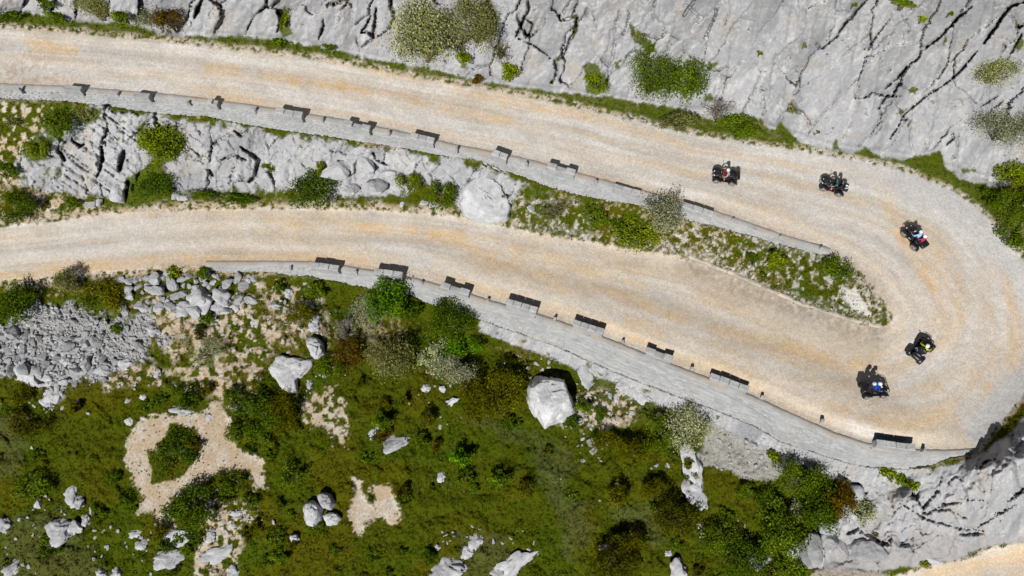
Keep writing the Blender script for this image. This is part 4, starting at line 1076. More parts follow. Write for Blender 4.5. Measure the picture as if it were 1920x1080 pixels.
SINGLE = [  # u, v, r, height factor, aspect, rotation, tone, label
    (657, 357, 17, .8, .8, .2, .9, "upright grey block, middle of the blocks left of the bright bush between the roads"), (707, 352, 24, .75, 1.1, .1, .95, "largest rounded block right beside the bright bush between the roads"), (637, 325, 22, .55, 2.0, .05, .88, "long flat block at the foot of the upper wall, above the dark spreading shrub"), (690, 312, 19, .7, .8, .4, .95, "pale squarish block uphill of the largest rounded block between the roads"),
    (622, 346, 15, .6, 1.5, .1, .85, "block touching the dark spreading shrub between the roads"), (730, 325, 15, .6, 1.2, .3, .95, "small pale block uphill from the bright bush between the roads"), (226, 372, 17, .95, .85, .4, .98, "pointed triangular white rock beside the lower road under the rock ribs"),
    (328, 370, 7, .7, .8, .3, 1.0, "first of three little white rocks in the green strip by the lower road"), (338, 371, 6, .7, .7, .6, 1.0, "middle of three little white rocks in the green strip by the lower road"), (347, 372, 7, .7, 1.2, .2, 1.0, "last of three little white rocks in the green strip by the lower road"), (189, 379, 8, .7, .9, .2, .85, "grey rock next to the flat cut slab"),
    (755, 383, 6, .6, 1, .1, 1.05, "small white rock at the foot of the bright bush between the roads"), (795, 381, 7, .6, 1.2, .1, 1.0, "white rock between the bright bush and the mid-green bush by the lower road"), (813, 384, 8, .6, 1.2, .4, .95, "white rock tucked under the mid-green bush near the leaning boulder"), (994, 391, 8, .6, .8, .5, 1.05, "white rock on the brown grass right of the leaning boulder"),
    (590, 612, 10, .7, .8, .5, .95, "small rock on top end of the round striped boulder"), (595, 600, 9, .7, 1.1, .3, .95, "rock above the round striped boulder in the scrub"), (541, 548, 9, .8, 1, .2, .95, "round grey rock under the short green bush near the wall"), (518, 572, 9, .6, 1.2, .1, 1.0, "white rock halfway between the tan bank and the round striped boulder"),
    (538, 583, 9, .6, 1, .1, .95, "lone pale rock beside the brownish bushes below the wall"), (582, 722, 7, .8, .7, .1, .95, "small upright rock right of the cracked white slab"), (1098, 706, 20, .28, .6, .1, .9, "pale outcrop between the huge white boulder and the tall wall"), (1167, 724, 9, .5, 1.1, .1, .95, "flat pale rock at the footing of the tall wall near the white boulder"), (1195, 735, 15, .4, .7, .8, 1.05, "white rock running down from the footing of the tall wall"),
    (1143, 742, 5, .6, .6, .1, 1.1, "first small white stone on the stony patch right of the huge boulder"), (1155, 744, 6, .6, .6, .2, 1.1, "second, taller white stone on the stony patch right of the huge boulder"), (1184, 775, 4, .7, 1, .1, 1.0, "grey-white stone between the stony patch and the flowering bush"), (1235, 779, 5, .6, 1.4, .5, 1.15, "bright white stone just before the flowering bush"),
    (742, 829, 20, .35, 2.6, .55, 1.1, "long white rock lying in the middle of the scrub"), (701, 812, 10, .4, 2.0, .9, 1.1, "smaller white rock beside the long white rock in the scrub"), (827, 890, 10, .4, .5, .1, 1.15, "narrow white rock standing alone in the open scrub"), (846, 754, 9, .35, 2.2, .5, 1.15, "thin white rock left of the golden bushes"), (800, 728, 9, .5, 1.2, .3, 1.1, "white rock under the white flowering bush, the wider one"), (830, 730, 7, .5, 1.1, .3, 1.1, "white rock under the white flowering bush, the smaller one"),
    (893, 1017, 13, .5, .8, -.5, 1.05, "white ring-shaped rock near the bottom of the scrub"), (875, 1036, 11, .6, 1.2, .2, 1.0, "white rock just below the ring-shaped rock"), (822, 1025, 6, .6, 1, .2, 1.0, "little rock left of the ring-shaped rock"), (870, 1062, 6, .6, 1, .2, 1.0, "little rock between two outcrops at the photo's lower edge"), (1133, 1024, 9, .6, 1.4, .3, 1.0, "white rock above the dark golden bush at the photo's lower edge"),
    (834, 1070, 26, .5, 1.6, .1, .98, "dark-cracked outcrop at the photo's lower edge, wider one"), (962, 1058, 26, .45, 2.3, .6, 1.02, "curved white outcrop at the photo's lower edge"), (930, 1072, 13, .6, 1, .3, .9, "grey rock under the curved white outcrop"), (1270, 1068, 16, .6, .8, .1, .95, "grey rock at the photo's lower edge under the big dark golden bush"), (1254, 1038, 7, .5, 1.3, .2, 1.1, "small white rock left of the bottom green bushes"),
    (345, 768, 14, .4, 2.4, .0, 1.1, "white rock at the top rim of the tan clearing"), (393, 781, 6, .6, 1, .2, .95, "small dark rock at the top rim of the tan clearing"), (243, 792, 7, .5, 1.2, .2, 1.0, "white rock just outside the tan clearing's upper corner"), (240, 752, 5, .6, 1, .2, 1.05, "white stone in the green mat above the tan clearing"), (269, 744, 6, .5, 1.1, .5, 1.1, "star-shaped white stone above the tan clearing"),
    (137, 925, 16, .4, .6, .4, 1.05, "white rock above the grey twin outcrop in the lower corner scrub"), (147, 938, 13, .45, .7, .5, 1.05, "lower half of the white rock above the grey twin outcrop"), (74, 946, 7, .7, .8, .2, 1.0, "egg-shaped rock alone in the lower corner scrub"), (112, 997, 21, .6, 1.1, .8, .95, "larger part of the grey twin outcrop"), (140, 990, 15, .7, .9, .2, .98, "smaller part of the grey twin outcrop"), (164, 976, 9, .8, .9, .2, .95, "round grey rock right of the twin outcrop"), (176, 958, 8, .8, .8, .2, .95, "rock right above the round grey rock by the twin outcrop"),
    (257, 1000, 11, .5, 1.6, .3, 1.05, "white rock left of the wide pale ledge under the tan clearing"), (265, 1020, 11, .5, .9, .3, 1.05, "white rock under the one left of the wide pale ledge"), (335, 1003, 19, .4, 2.4, .05, 1.02, "wide pale ledge rock right under the tan clearing"), (318, 1042, 20, .4, 2.0, .2, .95, "grey ledge below the wide pale ledge rock"), (395, 1004, 10, .5, .7, .2, 1.0, "rock above the long pale slab at the bottom"), (420, 1035, 21, .3, 2.9, .35, 1.0, "long pale slab near the photo's lower edge"),
    (10, 985, 14, .6, .9, .2, .9, "dark grey rock at the photo's edge in the lower corner"), (27, 1062, 17, .6, 1.4, .8, .95, "grey rock in the photo's bottom corner"), (192, 1074, 9, .7, 1.1, .1, 1.0, "first of two white rocks at the photo's lower edge"), (220, 1074, 9, .7, 1.1, .1, 1.0, "second of two white rocks at the photo's lower edge"), (437, 1070, 10, .6, 1.3, .3, 1.0, "rock under the end of the long pale slab"), (552, 1010, 8, .7, 1.1, .3, 1.0, "dark-sided rock under the twin boulders"),
    (443, 963, 8, .45, 2.6, .15, 1.05, "branch-like white stone right of the dark dome shrub"), (437, 985, 6, .6, 1, .2, 1.0, "rock under the branch-like white stone"), (100, 740, 14, .5, 1.0, .5, 1.05, "white outcrop between the rubble slope and the green mats"), (90, 755, 11, .4, 2, -.6, 1.05, "white streaky rock under the white outcrop by the rubble"), (110, 725, 10, .5, 1.2, .3, 1.0, "white rock right at the lower tip of the rubble slope"), (40, 697, 30, .3, 2.4, -.45, 1.1, "large pale slab at the lower rim of the rubble slope"), (80, 707, 22, .35, 1.4, -.2, 1.1, "pale slab joined to the lower rim of the rubble slope"),
    (125, 676, 10, .7, 1, .2, .95, "rock standing out at the lower rim of the rubble slope"), (236, 684, 13, .5, 1.4, .4, 1.0, "wide pale rock below the rubble slope"), (296, 700, 8, .6, 1.1, .3, .95, "rock beside the green mat right of the rubble slope"), (478, 608, 10, .4, .6, .1, 1.08, "pale rock at the edge of the tan soil below the wall"), (372, 616, 8, .7, 1, .1, .9, "dark rock beside the pale airy bush"), (291, 618, 13, .6, .9, .3, .95, "rock at the corner of the rubble slope"),
    (375, 565, 22, .6, 1.2, .3, .98, "pale rock mass below the two small bushes at the wall's start"), (418, 560, 20, .55, .8, .5, .98, "pale broken rock beside the rock mass at the wall's start"), (440, 575, 9, .6, .6, .6, 1.0, "sharp white rock pointing down from the broken rocks"), (345, 575, 15, .7, 1.2, .2, .85, "dark grey rock left of the pale rock mass"),
    (1293, 866, 23, .5, .55, .15, 1.15, "white outcrop under the flowering bush"), (1298, 903, 22, .45, .6, -.3, 1.15, "white outcrop below the other one under the flowering bush"), (1308, 928, 15, .4, .6, .5, 1.15, "pointed lower end of the white outcrop"), (1313, 988, 7, .5, .5, .4, 1.05, "small white rock under the pointed outcrop"), (1437, 970, 6, .5, .6, .1, 1.1, "white stone inside the dark green shrubs"),
    (1428, 1045, 18, .8, .9, .6, .7, "dark grey boulder between the green shrubs at the bottom"), (1487, 1035, 15, .5, 1.1, .3, 1.0, "pale rock beside the dark grey boulder at the bottom"), (1545, 992, 13, .8, .9, .2, .85, "grey block above the tall standing slab"), (1555, 1012, 18, .7, 1.3, .3, .85, "flat grey block right of the tall standing slab"), (1580, 1030, 11, .6, .7, .4, .75, "dark rock between the flat block and the leaning grey slab"),
    (1600, 920, 15, .7, 1.3, .3, .95, "angular white rock at the end of the wall footing"), (1468, 868, 10, .5, 1, .4, 1.0, "white rock beside the tiny bush on the grey scree"), (1427, 838, 6, .4, 1.2, .4, .95, "flat stone on the grey scree"), (1560, 985, 10, .8, 1, .2, .8, "grey rock in the cleft above the leaning slab"), (1750, 1050, 11, .4, 1.3, .2, 1.0, "pale rock beside the next road"), (1440, 1020, 0, 0, 1, 0, 1, ""),
]
for (u, v, r, hf, asp, ro, tn, lb) in SINGLE:
    if r > 0:
        oc = v > 520 and r > 5 and u < 1400 and 'egg' not in lb
        rock(u, v, r * (.86 if oc else 1), lb, None, hf=hf * (.9 if oc else 1), asp=asp ** .8, rot=ro, tone=tn * 1.12, k=12 + int(rng.integers(10)) if oc else None, sink=.75 if oc else .3)

flush_rocks()

# cut stone slabs
for u, v, w_, d_w, ro, lb in [(171, 385, 1.05, .55, .02, "flat cut stone slab lying by the lower road under the rock ribs"), (1107, 829, .62, .58, .5, "upper of two square cut slabs in the scrub below the white boulder"), (1113, 845, .72, .5, .75, "lower of two square cut slabs in the scrub below the white boulder")]:
    bm = bmesh.new(); soft_box(bm, (w_, d_w, .34), (0, 0, .08), bev=.02)
    bmesh.ops.subdivide_edges(bm, edges=bm.edges[:], cuts=2, use_grid_fill=True)
    o = bm_obj("stone_slab", bm, M['stone'], loc=gpt(u, v, .02)); rough(o.data, .012, 4, 3); o.rotation_euler = (.05, -.06, ro); o.color = (.92, .9, .88, 1)
    tag(o, lb, "stone slab")


# boulders with their own outlines
def boulder(outline, h, label, top=0.72, shift=(0, 0), tone=.98, seed=0, lean=(0, 0), layer=0.0, sink=0.5, sharp=1.0, group=None, planes=None):
    a = np.array(outline, float); c = a.mean(0)
    zc = float(zat(c[0], c[1]))
    zl = [zc - sink, zc + 0.05 * h, zc + 0.40 * h, zc + 0.78 * h, zc + h, zc + h * 1.06]
    sc = [1.0, 1.0, 0.97, 0.5 + 0.5 * top, top, 0.35 * top]
    n = len(a) * 6
    # resample outline smoothly
    t = np.linspace(0, len(a), n, endpoint=False); i0 = np.floor(t).astype(int) % len(a); i1 = (i0 + 1) % len(a); ft = (t - np.floor(t))
    ring = a[i0] * (1 - ft)[:, None] + a[i1] * ft[:, None]
    for _ in range(2):
        ring = 0.25 * np.roll(ring, 1, 0) + 0.5 * ring + 0.25 * np.roll(ring, -1, 0)
    base3 = P(ring[:, 0], ring[:, 1], np.full(n, zc + 0.40 * h))
    c3 = P(c[0], c[1], zc + 0.40 * h)
    rings = []
    m = 6
    zz = np.interp(np.linspace(0, 5, 5 * m + 1), range(6), zl); ss = np.interp(np.linspace(0, 5, 5 * m + 1), range(6), sc)
    hh = np.clip((zz - zc) / h, 0, 1)
    for z, s, k in zip(zz, ss, hh):
        q = base3.copy()
        q[:, :2] = c3[:2] + (base3[:, :2] - c3[:2]) * s + np.array(shift) * k
        q[:, 2] = z + ((q[:, 0] - c3[0]) * lean[0] + (q[:, 1] - c3[1]) * lean[1]) * k
        rings.append(q)
    for s in (0.6, 0.3):
        q = rings[5 * m].copy(); q[:, :2] = q[:, :2].mean(0) + (q[:, :2] - q[:, :2].mean(0)) * s; rings.append(q)
    G = np.array(rings); r_ = len(G)
    x, y, z = G[..., 0], G[..., 1], G[..., 2]
    nn_ = fbm(x * 1.3 + z * 1.1 + seed, y * 1.3 - z * .9, seed, 4)
    g1_, g2_, gca, gcb, gvx, gvy = voro(x * .9 + .3 * z + seed, y * 1.1 + .8 * z, seed + 3)
    rad = unit(np.stack([x - c3[0], y - c3[1], 0.4 + 0 * z], -1).reshape(-1, 3)).reshape(G.shape)
    dsp = 0.13 * nn_ + (gca - .5) * .18 * sharp - sst(.07, 0, g2_ - g1_) * .14 * sharp + .05 * vnoise(x * 4, y * 4 + z * 4, seed)
    if planes:
        hx_ = max(np.ptp(base3[:, 0]), np.ptp(base3[:, 1])) / 2
        for pn, pd in planes:
            pn = np.array(pn, float); pn /= np.linalg.norm(pn)
            rel_ = (G - np.array([c3[0], c3[1], zc + .4 * h])) @ pn - pd * hx_ + .05 * nn_
            G = G - np.maximum(rel_, 0)[..., None] * pn
    if layer:
        dsp += layer * np.sin((z * 2.0 + x * 1.0 - y * 1.4) * 7 + 3 * nn_)
    G = G + rad * dsp[..., None]
    ii = np.arange(r_ * n).reshape(r_, n)
    nx = np.roll(ii, -1, 1)
    area = np.sum(a[:, 0] * np.roll(a[:, 1], -1) - np.roll(a[:, 0], -1) * a[:, 1])
    q = np.stack([ii[:-1], nx[:-1], nx[1:], ii[1:]], -1).reshape(-1, 4)
    if area > 0: q = q[:, ::-1]
    vts = G.reshape(-1, 3)
    cen = vts[-n:].mean(0)
    vts = np.concatenate([vts, [cen]])
    last = ii[-1]
    capq = np.stack([last, np.roll(last, -1), np.full(n, len(vts) - 1), np.full(n, len(vts) - 1)], -1)
    capq = capq if area <= 0 else capq[:, [1, 0, 2, 3]]
    me = bpy.data.meshes.new("boulder")
    allf = [tuple(int(k) for k in f_) for f_ in q] + [tuple(int(k) for k in f_[:3]) for f_ in capq]
    org = np.array([c3[0], c3[1], zc])
    me.from_pydata([tuple(p) for p in (vts - org)], [], allf); me.update()
    me.materials.append(M['stone'])
    me.polygons.foreach_set("use_smooth", np.ones(len(me.polygons), bool))
    o = link("boulder", me, loc=Vector(org)); o.color = (tone, tone, tone, 1)
    return tag(o, label, "boulder", group)


boulder([(989, 731), (996, 715), (1007, 703), (1029, 694), (1056, 693), (1072, 708), (1084, 735), (1089, 760), (1075, 777), (1058, 786), (1040, 792), (1022, 800), (1013, 786), (1002, 774), (991, 755)], 2.5, "huge white limestone boulder standing in the scrub below the tall wall", top=.72, shift=(-.25, .35), tone=1.38, seed=3, lean=(.0, .05), planes=[((.97, .30, .24), .60), ((.1, .9, .4), .66), ((-.75, -.2, .65), .74), ((-.3, -.85, .7), .70), ((.35, -.7, .75), .72), ((-.5, .7, .6), .76), ((.05, .12, 1), .50)])
boulder([(860, 360), (876, 347), (904, 337), (930, 346), (950, 366), (960, 378), (953, 407), (924, 409), (893, 407), (869, 396), (861, 378)], 1.5, "big pale boulder leaning on the slope beside the lower road", top=.62, shift=(.0, .3), tone=1.18, seed=8, lean=(-.05, .38), planes=[((.9, .4, .3), .78), ((-.7, -.1, .6), .75), ((.2, -.35, .9), .24), ((-.35, -.65, .65), .40)])
boulder([(502, 690), (512, 676), (525, 665), (545, 672), (568, 674), (590, 672), (586, 688), (572, 702), (558, 714), (556, 732), (540, 737), (525, 728), (515, 712)], .7, "cracked white slab with a ridged surface in the scrub below the wall", top=.8, tone=1.25, seed=12, layer=.035)
boulder([(574, 642), (582, 631), (597, 634), (608, 646), (607, 662), (595, 672), (582, 664)], .95, "round striped boulder in the scrub above the cracked white slab", top=.7, tone=1.2, seed=15, layer=.03)
boulder([(568, 955), (573, 940), (587, 937), (600, 945), (605, 957), (600, 976), (588, 988), (574, 984)], 1.1, "twin boulders in the scrub: the egg-shaped paler one", top=.68, tone=1.25, seed=21)
boulder([(594, 930), (607, 924), (622, 928), (628, 943), (620, 956), (606, 952)], 1.0, "twin boulders in the scrub: the darker one behind", top=.7, tone=.9, seed=23)
boulder([(606, 968), (618, 962), (634, 962), (642, 972), (630, 984), (612, 984)], .7, "low white boulder beside the twin boulders in the scrub", top=.75, tone=1.2, seed=25)
boulder([(1499, 1010), (1510, 997), (1530, 997), (1537, 1022), (1537, 1050), (1532, 1066), (1518, 1064), (1506, 1045)], 1.6, "tall smooth grey slab standing at the foot of the knoll", top=.85, tone=.8, seed=31, sharp=.3)
boulder([(1592, 1022), (1602, 1010), (1628, 1009), (1650, 1022), (1668, 1040), (1655, 1052), (1628, 1056), (1602, 1048)], 1.1, "smooth brownish-grey slab leaning beside the shaded cleft", top=.78, tone=.78, seed=33, sharp=.3, lean=(-.08, .1))


# ------------------------------------------------------------------ shrubs
def tube_np(pts, radii, sides=6):
    pts = np.asarray(pts, float); n = len(pts)
    tg = unit(np.gradient(pts, axis=0)); up = np.array([0.31, 0.17, 0.93])
    a = unit(np.cross(tg, up)); b = np.cross(tg, a)
    th = np.linspace(0, 2 * np.pi, sides, endpoint=False)
    v = pts[:, None] + (a[:, None] * np.cos(th)[None, :, None] + b[:, None] * np.sin(th)[None, :, None]) * np.asarray(radii)[:, None, None]
    ii = np.arange(n * sides).reshape(n, sides); nx = np.roll(ii, -1, 1)
    return v.reshape(-1, 3), np.stack([ii[:-1], nx[:-1], nx[1:], ii[1:]], -1).reshape(-1, 4)


def join(parts):
    v, f, o = [], [], 0
    for a, b in parts:
        v.append(a); f.append(b + o); o += len(a)
    return np.concatenate(v), np.concatenate(f)


def shrub_meshes(kind, Rm, seed):
    """crown of leaves and the branches inside it, radius Rm metres, foot at the origin"""
    rg = np.random.default_rng(seed)
    H = Rm * (1.15 if kind != 'mat' else 0.42)
    nl = int(6 + 9 * Rm)
    lob = []
    for i in range(nl):
        a = rg.uniform(0, 2 * np.pi); q = math.sqrt(rg.uniform(0, 1)) * 0.78
        hz = H * (0.30 + 0.50 * math.sqrt(max(0, 1 - q * q))) * rg.uniform(0.65, 1.1)
        rad = Rm * rg.uniform(0.22, 0.42)
        if kind == 'mat': rad *= .8; hz = H * rg.uniform(.3, .7)
        lob.append((q * Rm * math.cos(a), q * Rm * math.sin(a), hz, rad, rg.uniform(.72, 1.3)))
    lob = np.array(lob)
    dens_ = {'dense': 640, 'juniper': 760, 'airy': 900, 'twig': 260, 'mat': 620}[kind]
    n = int(dens_ * Rm ** 1.85) + 60
    w = lob[:, 3] ** 2; k = rg.choice(len(lob), n, p=w / w.sum())
    d = unit(rg.normal(size=(n, 3)) + np.array([0, 0, .35]))
    rr = rg.uniform(0, 1, n) ** ({'airy': .55, 'twig': .5}.get(kind, .28))
    L_ = lob[k]
    cen = L_[:, :3] + d * (L_[:, 3] * rr)[:, None] * np.array([1, 1, .85])
    cen += rg.normal(size=cen.shape) * .05 * Rm * (1.6 if kind in ('airy', 'twig') else 1)
    cen[:, 2] = np.abs(cen[:, 2])
    nr = unit(d * .9 + rg.normal(size=(n, 3)) * .65 + np.array([0, 0, .25]))
    size = rg.uniform(.055, .12, n) * {'dense': 1.0, 'juniper': .95, 'airy': .8, 'twig': .9, 'mat': .85}[kind]
    tone = L_[:, 4] * rg.uniform(.6, 1.45, n)
    col = np.ones((n, 3)) * tone[:, None]
    if kind == 'airy':
        wp = rg.uniform(size=n) < .30
        col[wp] = np.array((1.75, 1.6, 1.75)) * rg.uniform(.8, 1.3, (wp.sum(), 1))
    elif kind == 'dense':
        wp = rg.uniform(size=n) < .10; col[wp] *= np.array((1.6, 1.35, 1.0))
    elif kind == 'juniper':
        wp = rg.uniform(size=n) < .18; col[wp] *= np.array((.45, .55, .9))
    asp = .13 if kind == 'twig' else .34 if kind == 'juniper' else .6
    v, f, c = leaf_cloud(cen, nr, size * (1.9 if kind == 'twig' else 1.25 if kind == 'juniper' else 1), col, rg, asp)
    name = "foliage"
    fol = np_mesh(name, v, f, M['leaf'], c, smooth=False)
    parts = []
    for i in range(min(len(lob), 16 if kind in ('twig', 'airy') else 9)):
        e = lob[i, :3]
        p0 = np.array([e[0] * .06, e[1] * .06, -.5]); p1 = np.array([e[0] * .3, e[1] * .3, e[2] * .35]) + rg.normal(size=3) * .05 * Rm; p2 = e * np.array([.75, .75, .8]); p3 = e * 1.05
        r0 = .02 + .022 * Rm
        parts.append(tube_np([p0, p1, p2, p3], [r0 * 1.3, r0, r0 * .6, r0 * .2], 5))
        for _ in range(3 if kind in ('twig', 'airy') else 1):
            q3 = p2 + unit(rg.normal(size=(1, 3)))[0] * lob[i, 3]; q3[2] = abs(q3[2])
            parts.append(tube_np([p2, (p2 + q3) / 2 + rg.normal(size=3) * .03, q3], [r0 * .5, r0 * .35, r0 * .1], 4))
    vb, fb = join(parts)
    br = np_mesh("branches", vb, fb, M['bark'])
    return fol, br


SIZES = [0.28, 0.55, 0.95, 1.5, 2.1, 2.9]
LIB = {}
PAL = {'G1': (.062, .108, .005), 'G2': (.095, .148, .006), 'G3': (.175, .225, .006), 'GV': (.085, .190, .004), 'W': (.30, .33, .16), 'WG': (.225, .25, .085), 'B': (.125, .080, .005), 'O': (.128, .125, .003), 'OD': (.086, .085, .004), 'T': (.27, .25, .22), 'OL': (.15, .16, .045), 'GY': (.215, .235, .125)}
srg = random.Random(77)


def shrub(u, v, rx, ry, kind, colour, label, hk=1.0, group=None, name="shrub"):
    Rx, Ry = rx * 1.14 / 21.0, ry * 1.14 / 21.0
    Rm = math.sqrt(Rx * Ry)
    si = min(range(len(SIZES)), key=lambda i: abs(math.log(SIZES[i] / Rm)))
    key = (kind, si, srg.randrange(2))
    if key not in LIB:
        LIB[key] = shrub_meshes(kind, SIZES[si], 4000 + len(LIB) * 13)
    fol, br = LIB[key]
    s = SIZES[si]
    H = Rm * (1.15 if kind != 'mat' else .42) * hk
    sp = P(u, v, zat(u, v)); c = np.array(sp, float)
    vw = np.array([0, 0, CAMH]) - c; vw /= np.linalg.norm(vw)
    c = c + vw * H * .5
    root = link(name, None, loc=Vector((c[0], c[1], c[2] - .47 * H)))
    turn = srg.uniform(-.35, .35) + srg.choice((0, math.pi))
    root.rotation_euler = (0, 0, turn)
    root.scale = (Rx / s, Ry / s * 1.03, H / (s * (1.15 if kind != 'mat' else .42)))
    tag(root, label, "shrub" if name == "shrub" else "tree", group)
    o = link("foliage" if name == "shrub" else "crown", fol, root)
    p = PAL[colour]; j = srg.uniform(.9, 1.12)
    o.color = (p[0] * j, p[1] * j, p[2] * j, 1)
    o2 = link("branches" if name == "shrub" else "trunk", br, root)
    if kind == 'twig': o2.color = (1, 1, 1, 1)
    return root


